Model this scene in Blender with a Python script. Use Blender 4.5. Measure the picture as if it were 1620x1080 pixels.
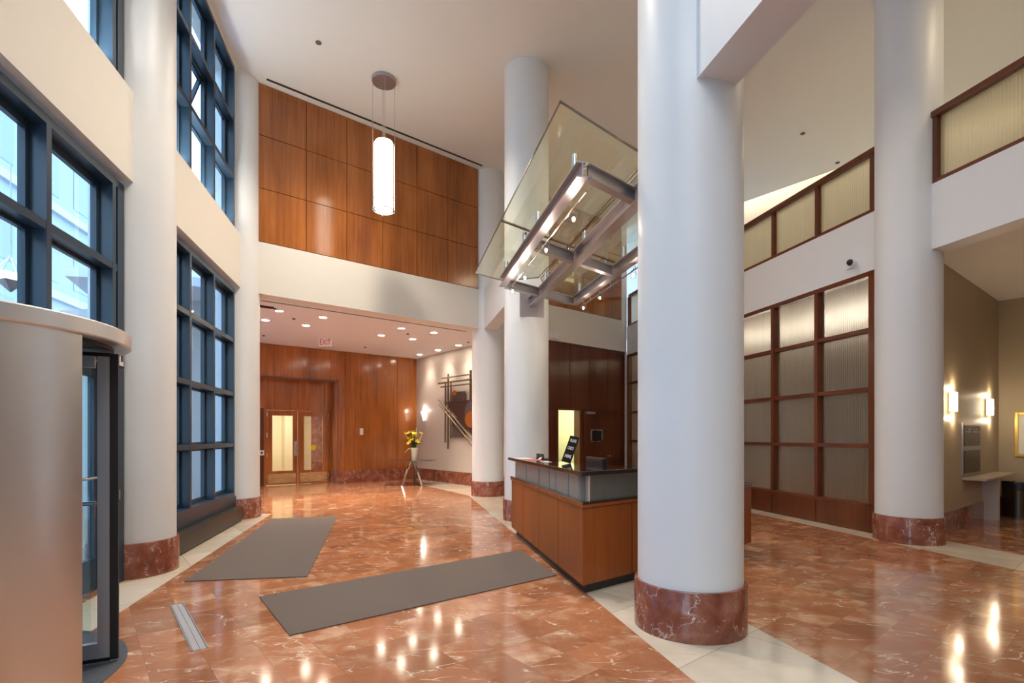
import bpy, math, random
from mathutils import Vector, Matrix
random.seed(7)
S = bpy.context.scene
COL = S.collection
for o in list(bpy.data.objects): bpy.data.objects.remove(o)

# ------------------------------------------------------------------ camera
F, CX, HZ, H = 829.0, 810.0, 689.0, 1.4
cam = bpy.data.cameras.new('camera'); camo = bpy.data.objects.new('camera', cam); COL.objects.link(camo)
camo.location = (0, 0, H); camo.rotation_euler = (math.radians(90), 0, 0)
cam.sensor_width = 36.0; cam.lens = 36.0*F/1620.0
cam.shift_y = (HZ-540.0)/1620.0; cam.clip_start = .05; cam.clip_end = 200
S.camera = camo
S.view_settings.view_transform = 'Standard'; S.view_settings.look = 'None'
S.view_settings.gamma = 1; S.view_settings.use_curve_mapping = False
S.view_settings.exposure = 0.6

# ------------------------------------------------------------------ world
W = bpy.data.worlds.new('world'); S.world = W; W.use_nodes = True
wn = W.node_tree; wn.nodes.clear()
wo = wn.nodes.new('ShaderNodeOutputWorld'); wb = wn.nodes.new('ShaderNodeBackground')
tc = wn.nodes.new('ShaderNodeTexCoord'); sp = wn.nodes.new('ShaderNodeSeparateXYZ')
rp = wn.nodes.new('ShaderNodeValToRGB')
rp.color_ramp.elements[0].position = 0.0; rp.color_ramp.elements[0].color = (.70, .84, 1.0, 1)
rp.color_ramp.elements[1].position = 0.7; rp.color_ramp.elements[1].color = (.34, .60, 1.0, 1)
wn.links.new(tc.outputs['Generated'], sp.inputs[0]); wn.links.new(sp.outputs[2], rp.inputs[0])
wn.links.new(rp.outputs[0], wb.inputs[0]); wb.inputs[1].default_value = 4.2
wn.links.new(wb.outputs[0], wo.inputs[0])

def lamp(kind, name, loc, energy, color=(1, 1, 1), size=.1, size_y=None, target=None, spot=None, blend=.5):
    l = bpy.data.lights.new(name, kind); l.energy = energy; l.color = color
    if kind == 'AREA':
        l.size = size
        if size_y: l.shape = 'RECTANGLE'; l.size_y = size_y
    else:
        l.shadow_soft_size = size
    if spot: l.spot_size = math.radians(spot); l.spot_blend = blend
    o = bpy.data.objects.new(name, l); COL.objects.link(o); o.location = loc
    if target is not None:
        d = Vector(target)-Vector(loc); o.rotation_euler = d.to_track_quat('-Z', 'Y').to_euler()
    return o
WARM = (1.0, .78, .52); WARM2 = (1.0, .86, .70); NEUT = (1.0, .93, .85)

# added soft fill lights under the ceiling, behind and above the camera
for i, (x, y, e) in enumerate([(-.5, -1.4, 110), (.6, -4.4, 80)]):
    lamp('AREA', 'overhead_fill', (x, y, 7.4), e, (.93, .965, 1.0), 3.2, 3.2)
for x, y, e in [(-1.2, 5.2, 110), (-2.2, 8.2, 110), (2.4, 8.6, 40), (3.2, 5.2, 30)]:  # extra spots without a fixture, added to brighten the middle of the lobby
    lamp('SPOT', 'ceiling_fill_spot', (x, y, 7.48), e*5, WARM2, .12, spot=120, blend=.8)

# ------------------------------------------------------------------ plan geometry
def P(px, py, z=0.0):
    """point of the horizontal plane z that the photograph shows at this pixel"""
    Y = F*(z-H)/(HZ-py) if abs(HZ-py) > 1e-6 else 1e3
    return Vector(((px-CX)/F*Y, Y, z))
def V2(a, b): return Vector((a, b))
uL = V2(-.2235, .9747); nL = V2(.9747, .2235)        # along the street wall / into the room
uB = V2(.7731, .6343);  nB = V2(.6343, -.7731)       # along the oblique back walls / into the room
uA = V2(-.6285, .7778); nA = V2(-.7778, -.6285)      # along the art wall (away) / into the room
def L(Y, off=0.0):  return V2(-2.585-.2293*Y, Y)+nL*off
def B(Y, off=0.0):  return V2(1.219*Y-15.43, Y)+nB*off
def R(Y, off=0.0):  return V2(6.83-.2235*Y, Y)-nL*off          # off = into the lobby
CEIL = 7.52; ALC = 3.9

# ------------------------------------------------------------------ mesh builder
class MB:
    def __init__(s): s.v = []; s.f = []
    def add(s, vs, fs):
        n = len(s.v); s.v += [tuple(v) for v in vs]; s.f += [tuple(i+n for i in f) for f in fs]; return s
    def prism(s, poly, z0, z1):
        n = len(poly)
        a = sum(poly[i][0]*poly[(i+1) % n][1]-poly[(i+1) % n][0]*poly[i][1] for i in range(n))
        if a < 0: poly = poly[::-1]
        vs = [(p[0], p[1], z0) for p in poly]+[(p[0], p[1], z1) for p in poly]
        fs = [tuple(range(n-1, -1, -1)), tuple(range(n, 2*n))]+[(i, (i+1) % n, n+(i+1) % n, n+i) for i in range(n)]
        return s.add(vs, fs)
    def slab(s, a, b, n, t, z0, z1):
        """wall piece whose face runs a-b, with thickness t going along -n"""
        a = V2(*a[:2]); b = V2(*b[:2]); return s.prism([a, b, b-n*t, a-n*t], z0, z1)
    def box(s, x0, x1, y0, y1, z0, z1): return s.prism([(x0, y0), (x1, y0), (x1, y1), (x0, y1)], z0, z1)
    def bar(s, a, b, w, h, up=(0, 0, 1)):
        a = Vector(a); b = Vector(b); d = (b-a).normalized(); up = Vector(up)
        x = d.cross(up).normalized()*w/2; y = x.cross(d).normalized()*h/2
        vs = [a-x-y, a+x-y, a+x+y, a-x+y, b-x-y, b+x-y, b+x+y, b-x+y]
        return s.add(vs, [(0, 1, 2, 3), (7, 6, 5, 4), (0, 4, 5, 1), (1, 5, 6, 2), (2, 6, 7, 3), (3, 7, 4, 0)])
    def tube(s, pts, r, n=12, cap=True):
        pts = [Vector(p) for p in pts]; m = len(pts); rs = r if isinstance(r, (list, tuple)) else [r]*m
        vs = []; fs = []
        d0 = (pts[1]-pts[0]).normalized(); ref = Vector((0, 0, 1)) if abs(d0.z) < .9 else Vector((1, 0, 0))
        for i, p in enumerate(pts):
            d = (pts[min(i+1, m-1)]-pts[max(i-1, 0)]).normalized()
            x = d.cross(ref).normalized(); y = d.cross(x).normalized()
            for k in range(n):
                t = 2*math.pi*k/n; vs.append(p+(x*math.cos(t)+y*math.sin(t))*rs[i])
        for i in range(m-1):
            for k in range(n):
                a = i*n+k; b = i*n+(k+1) % n; fs.append((a, a+n, b+n, b))
        if cap: fs += [tuple(range(n)), tuple(range(m*n-1, (m-1)*n-1, -1))]
        return s.add(vs, fs)
    def lathe(s, c, prof, n=48, closed=False):
        vs = []; fs = []; m = len(prof)
        for r, z in prof:
            for k in range(n):
                t = 2*math.pi*k/n; vs.append((c[0]+r*math.cos(t), c[1]+r*math.sin(t), z))
        for i in range(m-1):
            for k in range(n):
                a = i*n+k; b = i*n+(k+1) % n; fs.append((a, b, b+n, a+n))
        if closed:
            for k in range(n):
                a = (m-1)*n+k; b = (m-1)*n+(k+1) % n; fs.append((a, b, (k+1) % n, k))
        else:
            if prof[0][0] > 1e-5: fs.append(tuple(range(n-1, -1, -1)))
            if prof[-1][0] > 1e-5: fs.append(tuple(range((m-1)*n, m*n)))
        return s.add(vs, fs)
    def ball(s, c, r, n=16, m=10, sz=1):
        prof = [(max(1e-6, r*math.sin(math.pi*i/m)), c[2]-sz*r*math.cos(math.pi*i/m)) for i in range(m+1)]
        return s.lathe(c, prof, n)
    def arc(s, c, r0, r1, a0, a1, z0, z1, n=40):
        pts = [(c[0]+r1*math.cos(math.radians(a0+(a1-a0)*i/n)), c[1]+r1*math.sin(math.radians(a0+(a1-a0)*i/n))) for i in range(n+1)]
        pin = [(c[0]+r0*math.cos(math.radians(a0+(a1-a0)*i/n)), c[1]+r0*math.sin(math.radians(a0+(a1-a0)*i/n))) for i in range(n+1)]
        vs = []; fs = []
        for i in range(n+1):
            vs += [(pts[i][0], pts[i][1], z0), (pts[i][0], pts[i][1], z1), (pin[i][0], pin[i][1], z1), (pin[i][0], pin[i][1], z0)]
        for i in range(n):
            a = 4*i; b = a+4
            for k in range(4): fs.append((a+k, b+k, b+(k+1) % 4, a+(k+1) % 4))
        fs += [(0, 1, 2, 3), (4*n+3, 4*n+2, 4*n+1, 4*n)]
        return s.add(vs, fs)
    def build(s, name, mat, parent=None, origin=None, smooth=True, bevel=0, kind=None, label=None, cat=None, group=None):
        if parent is not None:
            off = Vector(parent['_w']) if '_w' in parent else Vector((0, 0, 0))
        if origin is None:
            xs = [v[0] for v in s.v]; ys = [v[1] for v in s.v]; zs = [v[2] for v in s.v]
            origin = Vector(((min(xs)+max(xs))/2, (min(ys)+max(ys))/2, min(zs)))
        origin = Vector(origin)
        me = bpy.data.meshes.new(name); me.from_pydata([tuple(Vector(v)-origin) for v in s.v], [], s.f); me.validate()
        me.materials.append(mat)
        if smooth:
            me.shade_smooth(); me.set_sharp_from_angle(angle=math.radians(35))
        o = bpy.data.objects.new(name, me); COL.objects.link(o)
        if parent is not None: o.parent = parent; o.location = origin-off
        else: o.location = origin
        o['_w'] = tuple(origin)
        if bevel:
            b = o.modifiers.new('bevel', 'BEVEL'); b.width = bevel; b.segments = 2; b.limit_method = 'ANGLE'; b.angle_limit = math.radians(50)
        tag(o, label, cat, group, kind)
        return o
def tag(o, label=None, cat=None, group=None, kind=None):
    if label: o['label'] = label
    if cat: o['category'] = cat
    if group: o['group'] = group
    if kind: o['kind'] = kind
    return o
def thing(name, loc, label=None, cat=None, group=None, kind=None):
    o = bpy.data.objects.new(name, None); COL.objects.link(o); o.location = loc; o.empty_display_size = .1
    o['_w'] = tuple(loc); return tag(o, label, cat, group, kind)
def copy_tree(o, loc=None, parent=None):
    c = o.copy(); COL.objects.link(c)
    if parent is not None: c.parent = parent
    if loc is not None: c.location = loc; c['_w'] = tuple(loc)
    for ch in [x for x in COL.objects if x.parent == o]: copy_tree(ch, None, c)
    return c
def struct(name, mb, mat, parent=None, **k):
    return mb.build(name, mat, parent, kind='structure' if parent is None else None, **k)

# invented fill strips over the street-side band ledge, added to brighten the ceiling
for y in (-2.0, 1.5, 4.0, 7.2):
    q = L(y, -.12); o = lamp('AREA', 'ledge_fill', (q.x, q.y, 4.84), 62, (1.0, .96, .90), 2.6, .10)
    o.rotation_euler = Matrix(((uL.x, uL.y, 0), (nL.x, nL.y, 0), (0, 0, 1))).transposed().to_euler()
    o.rotation_euler = (Matrix.Rotation(math.atan2(uL.y, uL.x), 3, 'Z') @ Matrix.Rotation(math.radians(180-18), 3, 'X')).to_euler()

# ------------------------------------------------------------------ materials
def new_mat(name):
    m = bpy.data.materials.new(name); m.use_nodes = True; nt = m.node_tree; nt.nodes.clear()
    out = nt.nodes.new('ShaderNodeOutputMaterial'); return m, nt, out
def N(nt, t, **k):
    n = nt.nodes.new(t)
    for a, b in k.items():
        if a.startswith('i_'):
            n.inputs[a[2:].replace('_', ' ')].default_value = b
        else: setattr(n, a, b)
    return n
def pbr(name, col, rough=.5, metal=0, spec=.5, noise=.0, nscale=8, coat=0, bump=0, bscale=60, emit=None, es=0):
    m, nt, out = new_mat(name); b = N(nt, 'ShaderNodeBsdfPrincipled')
    b.inputs['Base Color'].default_value = (*col, 1); b.inputs['Roughness'].default_value = rough
    b.inputs['Metallic'].default_value = metal; b.inputs['Specular IOR Level'].default_value = spec
    b.inputs['Coat Weight'].default_value = coat; b.inputs['Coat Roughness'].default_value = .08
    if emit: b.inputs['Emission Color'].default_value = (*emit, 1); b.inputs['Emission Strength'].default_value = es
    if noise or bump:
        tcn = N(nt, 'ShaderNodeTexCoord')
    if noise:
        nz = N(nt, 'ShaderNodeTexNoise'); nz.inputs['Scale'].default_value = nscale; nz.inputs['Detail'].default_value = 5
        nt.links.new(tcn.outputs['Object'], nz.inputs['Vector'])
        mx = N(nt, 'ShaderNodeMix', data_type='RGBA'); mx.inputs['A'].default_value = (*[c*(1-noise) for c in col], 1)
        mx.inputs['B'].default_value = (*[min(1, c*(1+noise)) for c in col], 1)
        nt.links.new(nz.outputs['Fac'], mx.inputs['Factor']); nt.links.new(mx.outputs['Result'], b.inputs['Base Color'])
    if bump:
        n2 = N(nt, 'ShaderNodeTexNoise'); n2.inputs['Scale'].default_value = bscale
        nt.links.new(tcn.outputs['Object'], n2.inputs['Vector'])
        bp = N(nt, 'ShaderNodeBump'); bp.inputs['Strength'].default_value = bump; bp.inputs['Distance'].default_value = .01
        nt.links.new(n2.outputs['Fac'], bp.inputs['Height']); nt.links.new(bp.outputs[0], b.inputs['Normal'])
    nt.links.new(b.outputs[0], out.inputs[0]); return m
def marble(name, base, dark, light, vein, tile=None, rough=.1, vscale=1.0):
    """polished veined marble; tile = (size, angle) cuts it into individually toned squares"""
    m, nt, out = new_mat(name); b = N(nt, 'ShaderNodeBsdfPrincipled'); lk = nt.links.new
    geo = N(nt, 'ShaderNodeNewGeometry'); vec = geo.outputs['Position']
    joint = None; rnd = None
    if tile:
        rot = N(nt, 'ShaderNodeVectorRotate', rotation_type='Z_AXIS'); rot.inputs['Angle'].default_value = tile[1]
        lk(vec, rot.inputs['Vector'])
        sc = N(nt, 'ShaderNodeVectorMath', operation='SCALE'); sc.inputs['Scale'].default_value = 1.0/tile[0]
        lk(rot.outputs[0], sc.inputs[0])
        fl = N(nt, 'ShaderNodeVectorMath', operation='FLOOR'); lk(sc.outputs[0], fl.inputs[0])
        sx = N(nt, 'ShaderNodeSeparateXYZ'); lk(fl.outputs[0], sx.inputs[0])
        cx = N(nt, 'ShaderNodeCombineXYZ'); lk(sx.outputs[0], cx.inputs[0]); lk(sx.outputs[1], cx.inputs[1])
        wnz = N(nt, 'ShaderNodeTexWhiteNoise', noise_dimensions='3D'); lk(cx.outputs[0], wnz.inputs['Vector']); rnd = wnz
        fr = N(nt, 'ShaderNodeVectorMath', operation='FRACTION'); lk(sc.outputs[0], fr.inputs[0])
        fs = N(nt, 'ShaderNodeSeparateXYZ'); lk(fr.outputs[0], fs.inputs[0])
        ms = []
        for k in (0, 1):
            a = N(nt, 'ShaderNodeMath', operation='SUBTRACT'); a.inputs[1].default_value = .5; lk(fs.outputs[k], a.inputs[0])
            c = N(nt, 'ShaderNodeMath', operation='ABSOLUTE'); lk(a.outputs[0], c.inputs[0]); ms.append(c)
        mxx = N(nt, 'ShaderNodeMath', operation='MAXIMUM'); lk(ms[0].outputs[0], mxx.inputs[0]); lk(ms[1].outputs[0], mxx.inputs[1])
        joint = N(nt, 'ShaderNodeMath', operation='GREATER_THAN'); joint.inputs[1].default_value = .4955; lk(mxx.outputs[0], joint.inputs[0])
        ad = N(nt, 'ShaderNodeVectorMath', operation='MULTIPLY_ADD'); ad.inputs[1].default_value = (9, 9, 9)
        lk(wnz.outputs['Color'], ad.inputs[0]); lk(vec, ad.inputs[2]); vec = ad.outputs[0]
    n1 = N(nt, 'ShaderNodeTexNoise'); n1.inputs['Scale'].default_value = 3.2*vscale; n1.inputs['Detail'].default_value = 7; n1.inputs['Roughness'].default_value = .62
    lk(vec, n1.inputs['Vector'])
    cr = N(nt, 'ShaderNodeValToRGB'); e = cr.color_ramp.elements
    e[0].position = .32; e[0].color = (*dark, 1); e[1].position = .68; e[1].color = (*light, 1)
    x = cr.color_ramp.elements.new(.52); x.color = (*base, 1)
    lk(n1.outputs['Fac'], cr.inputs[0]); col = cr.outputs[0]
    if rnd:
        hs = N(nt, 'ShaderNodeMath', operation='MULTIPLY_ADD'); hs.inputs[1].default_value = .34; hs.inputs[2].default_value = .82
        lk(rnd.outputs['Value'], hs.inputs[0])
        sv = N(nt, 'ShaderNodeVectorMath', operation='SCALE'); lk(col, sv.inputs[0]); lk(hs.outputs[0], sv.inputs['Scale']); col = sv.outputs[0]
    # veins: zero crossings of distorted noise, broken up by a mask
    def veins(scale, width, lo, hi, off):
        mp = N(nt, 'ShaderNodeMapping'); mp.inputs['Location'].default_value = (off, off*.7, off*.3); mp.inputs['Scale'].default_value = (.8, 2.3, 1); mp.inputs['Rotation'].default_value = (0, 0, .6+off)
        lk(vec, mp.inputs['Vector'])
        nd = N(nt, 'ShaderNodeTexNoise'); nd.inputs['Scale'].default_value = 5*vscale; nd.inputs['Detail'].default_value = 4; lk(mp.outputs[0], nd.inputs['Vector'])
        mm = N(nt, 'ShaderNodeVectorMath', operation='MULTIPLY_ADD'); mm.inputs[1].default_value = (.22, .22, .22); lk(nd.outputs['Color'], mm.inputs[0]); lk(mp.outputs[0], mm.inputs[2])
        vo = N(nt, 'ShaderNodeTexVoronoi', feature='DISTANCE_TO_EDGE'); vo.inputs['Scale'].default_value = scale*vscale; lk(mm.outputs[0], vo.inputs['Vector'])
        mr = N(nt, 'ShaderNodeMapRange'); mr.inputs['From Min'].default_value = 0; mr.inputs['From Max'].default_value = width
        mr.inputs['To Min'].default_value = 1; mr.inputs['To Max'].default_value = 0; lk(vo.outputs['Distance'], mr.inputs['Value'])
        nm = N(nt, 'ShaderNodeTexNoise'); nm.inputs['Scale'].default_value = 2.3*vscale; nm.inputs['Detail'].default_value = 3; lk(mp.outputs[0], nm.inputs['Vector'])
        mk = N(nt, 'ShaderNodeMapRange'); mk.inputs['From Min'].default_value = lo; mk.inputs['From Max'].default_value = hi; lk(nm.outputs['Fac'], mk.inputs['Value'])
        mu = N(nt, 'ShaderNodeMath', operation='MULTIPLY'); lk(mr.outputs[0], mu.inputs[0]); lk(mk.outputs[0], mu.inputs[1]); return mu.outputs[0]
    for sc_, wd, lo, hi, off in [(1.5, .013, .53, .60, 0.0), (2.8, .018, .56, .64, 1.7), (5.5, .03, .58, .66, 3.1)]:
        v = veins(sc_, wd, lo, hi, off)
        mx = N(nt, 'ShaderNodeMix', data_type='RGBA'); lk(v, mx.inputs['Factor']); lk(col, mx.inputs['A']); mx.inputs['B'].default_value = (*vein, 1); col = mx.outputs['Result']
    if joint:
        mx = N(nt, 'ShaderNodeMix', data_type='RGBA'); mu = N(nt, 'ShaderNodeMath', operation='MULTIPLY'); mu.inputs[1].default_value = .45
        lk(joint.outputs[0], mu.inputs[0]); lk(mu.outputs[0], mx.inputs['Factor']); lk(col, mx.inputs['A']); mx.inputs['B'].default_value = (*[c*.25 for c in dark], 1); col = mx.outputs['Result']
    lk(col, b.inputs['Base Color']); b.inputs['Roughness'].default_value = rough; b.inputs['Specular IOR Level'].default_value = .6
    lk(b.outputs[0], out.inputs[0]); return m
def wood(name, c0, c1, rough=.22, scale=1.0, coat=.35):
    m, nt, out = new_mat(name); lk = nt.links.new; b = N(nt, 'ShaderNodeBsdfPrincipled')
    geo = N(nt, 'ShaderNodeNewGeometry'); mp = N(nt, 'ShaderNodeMapping'); mp.inputs['Scale'].default_value = (14*scale, 14*scale, .55*scale)
    lk(geo.outputs['Position'], mp.inputs['Vector'])
    n = N(nt, 'ShaderNodeTexNoise'); n.inputs['Scale'].default_value = 1.6; n.inputs['Detail'].default_value = 8; n.inputs['Roughness'].default_value = .65; n.inputs['Distortion'].default_value = .3
    lk(mp.outputs[0], n.inputs['Vector'])
    mp2 = N(nt, 'ShaderNodeMapping'); mp2.inputs['Scale'].default_value = (1.3, 1.3, .35); lk(geo.outputs['Position'], mp2.inputs['Vector'])
    n2 = N(nt, 'ShaderNodeTexNoise'); n2.inputs['Scale'].default_value = 1.5; n2.inputs['Detail'].default_value = 2; lk(mp2.outputs[0], n2.inputs['Vector'])
    ad = N(nt, 'ShaderNodeMath', operation='ADD'); lk(n.outputs['Fac'], ad.inputs[0]); lk(n2.outputs['Fac'], ad.inputs[1])
    cr = N(nt, 'ShaderNodeValToRGB'); e = cr.color_ramp.elements; e[0].position = .38; e[0].color = (*c0, 1); e[1].position = .62; e[1].color = (*c1, 1)
    hf = N(nt, 'ShaderNodeMath', operation='MULTIPLY'); hf.inputs[1].default_value = .5; lk(ad.outputs[0], hf.inputs[0]); lk(hf.outputs[0], cr.inputs[0])
    lk(cr.outputs[0], b.inputs['Base Color']); b.inputs['Roughness'].default_value = rough
    b.inputs['Coat Weight'].default_value = coat; b.inputs['Coat Roughness'].default_value = .12
    lk(b.outputs[0], out.inputs[0]); return m
def glass(name, tint=(.93, .97, .96), haze=0.0, hcol=(.8, .8, .7), ior=1.5, rough=.0):
    m, nt, out = new_mat(name); lk = nt.links.new
    tr = N(nt, 'ShaderNodeBsdfTransparent'); tr.inputs[0].default_value = (*tint, 1); sh = tr.outputs[0]
    if haze:
        d = N(nt, 'ShaderNodeBsdfDiffuse'); d.inputs[0].default_value = (*hcol, 1); t2 = N(nt, 'ShaderNodeBsdfTranslucent'); t2.inputs[0].default_value = (*hcol, 1)
        m1 = N(nt, 'ShaderNodeMixShader'); m1.inputs[0].default_value = .5; lk(d.outputs[0], m1.inputs[1]); lk(t2.outputs[0], m1.inputs[2])
        m2 = N(nt, 'ShaderNodeMixShader'); m2.inputs[0].default_value = haze; lk(sh, m2.inputs[1]); lk(m1.outputs[0], m2.inputs[2]); sh = m2.outputs[0]
    g = N(nt, 'ShaderNodeBsdfGlossy'); g.inputs['Roughness'].default_value = rough; fr = N(nt, 'ShaderNodeFresnel'); fr.inputs[0].default_value = ior
    ge = N(nt, 'ShaderNodeNewGeometry'); iv = N(nt, 'ShaderNodeMath', operation='SUBTRACT'); iv.inputs[0].default_value = 1.0; lk(ge.outputs['Backfacing'], iv.inputs[1])
    ml = N(nt, 'ShaderNodeMath', operation='MULTIPLY', use_clamp=True); lk(fr.outputs[0], ml.inputs[0]); lk(iv.outputs[0], ml.inputs[1])
    m3 = N(nt, 'ShaderNodeMath', operation='MULTIPLY', use_clamp=True); m3.inputs[1].default_value = 1.5; lk(ml.outputs[0], m3.inputs[0])
    mx = N(nt, 'ShaderNodeMixShader'); lk(m3.outputs[0], mx.inputs[0]); lk(sh, mx.inputs[1]); lk(g.outputs[0], mx.inputs[2])
    lk(mx.outputs[0], out.inputs[0]); return m
def ribbed(name, axis_dir, tint=(.82, .80, .74), fac=.5, rough=.28, freq=60.0, diff=0.0):
    """vertically ribbed frosted glass"""
    m, nt, out = new_mat(name); lk = nt.links.new
    geo = N(nt, 'ShaderNodeNewGeometry'); dt = N(nt, 'ShaderNodeVectorMath', operation='DOT_PRODUCT'); dt.inputs[1].default_value = (*axis_dir, 0)
    lk(geo.outputs['Position'], dt.inputs[0])
    mu = N(nt, 'ShaderNodeMath', operation='MULTIPLY'); mu.inputs[1].default_value = freq*2*math.pi; lk(dt.outputs['Value'], mu.inputs[0])
    sn = N(nt, 'ShaderNodeMath', operation='SINE'); lk(mu.outputs[0], sn.inputs[0])
    bp = N(nt, 'ShaderNodeBump'); bp.inputs['Strength'].default_value = .5; bp.inputs['Distance'].default_value = .004; lk(sn.outputs[0], bp.inputs['Height'])
    t = N(nt, 'ShaderNodeBsdfTranslucent'); t.inputs[0].default_value = (*tint, 1); lk(bp.outputs[0], t.inputs['Normal'])
    g = N(nt, 'ShaderNodeBsdfPrincipled'); g.inputs['Base Color'].default_value = (.9, .9, .87, 1); g.inputs['Transmission Weight'].default_value = 1; g.inputs['IOR'].default_value = 1.12
    g.inputs['Roughness'].default_value = rough; g.inputs['Specular IOR Level'].default_value = .8; lk(bp.outputs[0], g.inputs['Normal'])
    mx = N(nt, 'ShaderNodeMixShader'); mx.inputs[0].default_value = fac; lk(g.outputs[0], mx.inputs[1]); lk(t.outputs[0], mx.inputs[2])
    if diff:
        df = N(nt, 'ShaderNodeBsdfDiffuse'); df.inputs[0].default_value = (*tint, 1); lk(bp.outputs[0], df.inputs['Normal'])
        mf = N(nt, 'ShaderNodeMixShader'); mf.inputs[0].default_value = diff; lk(mx.outputs[0], mf.inputs[1]); lk(df.outputs[0], mf.inputs[2]); mx = mf
    gl = N(nt, 'ShaderNodeBsdfGlossy'); gl.inputs['Roughness'].default_value = .2; lk(bp.outputs[0], gl.inputs['Normal'])
    m2 = N(nt, 'ShaderNodeMixShader'); m2.inputs[0].default_value = .06; lk(mx.outputs[0], m2.inputs[1]); lk(gl.outputs[0], m2.inputs[2])
    lk(m2.outputs[0], out.inputs[0]); return m
def brushed(name, col, rough=.32, vertical=False):
    m, nt, out = new_mat(name); lk = nt.links.new; b = N(nt, 'ShaderNodeBsdfPrincipled')
    b.inputs['Base Color'].default_value = (*col, 1); b.inputs['Metallic'].default_value = 1; b.inputs['Roughness'].default_value = rough
    geo = N(nt, 'ShaderNodeNewGeometry'); mp = N(nt, 'ShaderNodeMapping'); mp.inputs['Scale'].default_value = (2, 2, 260) if not vertical else (200, 200, 1.5)
    lk(geo.outputs['Position'], mp.inputs['Vector'])
    n = N(nt, 'ShaderNodeTexNoise'); n.inputs['Scale'].default_value = 1.5; n.inputs['Detail'].default_value = 3; lk(mp.outputs[0], n.inputs['Vector'])
    mr = N(nt, 'ShaderNodeMapRange'); mr.inputs['To Min'].default_value = rough-.07; mr.inputs['To Max'].default_value = rough+.09; lk(n.outputs['Fac'], mr.inputs['Value']); lk(mr.outputs[0], b.inputs['Roughness'])
    bp = N(nt, 'ShaderNodeBump'); bp.inputs['Strength'].default_value = .04; bp.inputs['Distance'].default_value = .002; lk(n.outputs['Fac'], bp.inputs['Height']); lk(bp.outputs[0], b.inputs['Normal'])
    lk(b.outputs[0], out.inputs[0]); return m
def emission(name, col, s):
    m, nt, out = new_mat(name); e = N(nt, 'ShaderNodeEmission'); e.inputs[0].default_value = (*col, 1); e.inputs[1].default_value = s
    nt.links.new(e.outputs[0], out.inputs[0]); return m
def ribs(name, c0, c1, freq, d):
    m, nt, out = new_mat(name); lk = nt.links.new; b = N(nt, 'ShaderNodeBsdfPrincipled')
    geo = N(nt, 'ShaderNodeNewGeometry'); dt = N(nt, 'ShaderNodeVectorMath', operation='DOT_PRODUCT'); dt.inputs[1].default_value = d; lk(geo.outputs['Position'], dt.inputs[0])
    mu = N(nt, 'ShaderNodeMath', operation='MULTIPLY'); mu.inputs[1].default_value = freq; lk(dt.outputs['Value'], mu.inputs[0])
    fr = N(nt, 'ShaderNodeMath', operation='FRACT'); lk(mu.outputs[0], fr.inputs[0]); gt = N(nt, 'ShaderNodeMath', operation='GREATER_THAN'); gt.inputs[1].default_value = .5; lk(fr.outputs[0], gt.inputs[0])
    mx = N(nt, 'ShaderNodeMix', data_type='RGBA'); mx.inputs['A'].default_value = (*c0, 1); mx.inputs['B'].default_value = (*c1, 1); lk(gt.outputs[0], mx.inputs['Factor'])
    lk(mx.outputs['Result'], b.inputs['Base Color']); b.inputs['Roughness'].default_value = .4; lk(b.outputs[0], out.inputs[0]); return m

M_paint = pbr('cream_paint', (.78, .76, .69), .55, noise=.02, bump=.03, bscale=250)
M_col = pbr('column_paint', (.78, .81, .82), .38, noise=.015)
M_ceil = pbr('ceiling_paint', (.84, .84, .80), .7)
M_alc = pbr('alcove_ceiling', (.84, .85, .90), .6)
M_grey = pbr('grey_wallcovering', (.56, .50, .45), .45, noise=.05, nscale=60, bump=.06, bscale=300)
M_grey2 = pbr('brown_wallcovering', (.42, .34, .22), .45, noise=.05, nscale=60, bump=.06, bscale=300)
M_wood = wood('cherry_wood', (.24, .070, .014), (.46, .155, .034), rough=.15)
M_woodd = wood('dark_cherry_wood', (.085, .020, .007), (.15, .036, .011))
M_woodf = wood('frame_wood', (.10, .024, .009), (.17, .042, .014), rough=.3)
M_desk = wood('desk_wood', (.22, .055, .009), (.34, .088, .015), rough=.36, coat=.08)
M_groove = pbr('groove_shadow_strip', (.03, .010, .004), .6)
TA = -math.atan2(uB.y, uB.x)
M_floor = marble('red_marble_floor', (.42, .175, .085), (.36, .135, .060), (.60, .37, .23), (.86, .72, .56), tile=(.30, TA), rough=.10)
M_base = marble('red_marble_base', (.27, .085, .048), (.17, .045, .028), (.38, .16, .10), (.80, .68, .60), rough=.12, vscale=1.9)
M_cream = marble('cream_marble', (.66, .58, .46), (.60, .52, .40), (.72, .65, .53), (.58, .50, .39), tile=(.9, TA), rough=.12, vscale=.6)
M_frame = pbr('dark_window_metal', (.020, .045, .075), .35, metal=.0)
M_glass = glass('window_glass')
M_cglass = glass('canopy_glass', (.93, .94, .86), haze=.10, hcol=(.70, .68, .52))
M_edge = pbr('glass_edge', (.10, .075, .05), .15)
M_steel = brushed('brushed_steel', (.82, .81, .79), .34)
M_steel2 = pbr('painted_steel', (.44, .42, .45), .38, metal=.85)
M_chrome = pbr('chrome', (.75, .75, .75), .12, metal=1)
M_rubber = pbr('black_rubber', (.012, .014, .018), .5)
M_black = pbr('black_plastic', (.015, .015, .017), .35)
M_granite = pbr('black_granite', (.020, .018, .016), .08, noise=.4, nscale=120, coat=.5)
M_mat = pbr('grey_carpet_mat', (.165, .128, .105), .95, noise=.18, nscale=220, bump=.5, bscale=400)
M_white = pbr('white_plastic', (.8, .8, .78), .4)
M_ribR = ribbed('ribbed_glass', tuple(uL), tint=(.60, .55, .45), fac=.22, freq=26, rough=.42)
M_ribU = ribbed('ribbed_balustrade_glass', tuple(uL), tint=(.80, .76, .62), fac=.6, freq=26)
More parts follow.
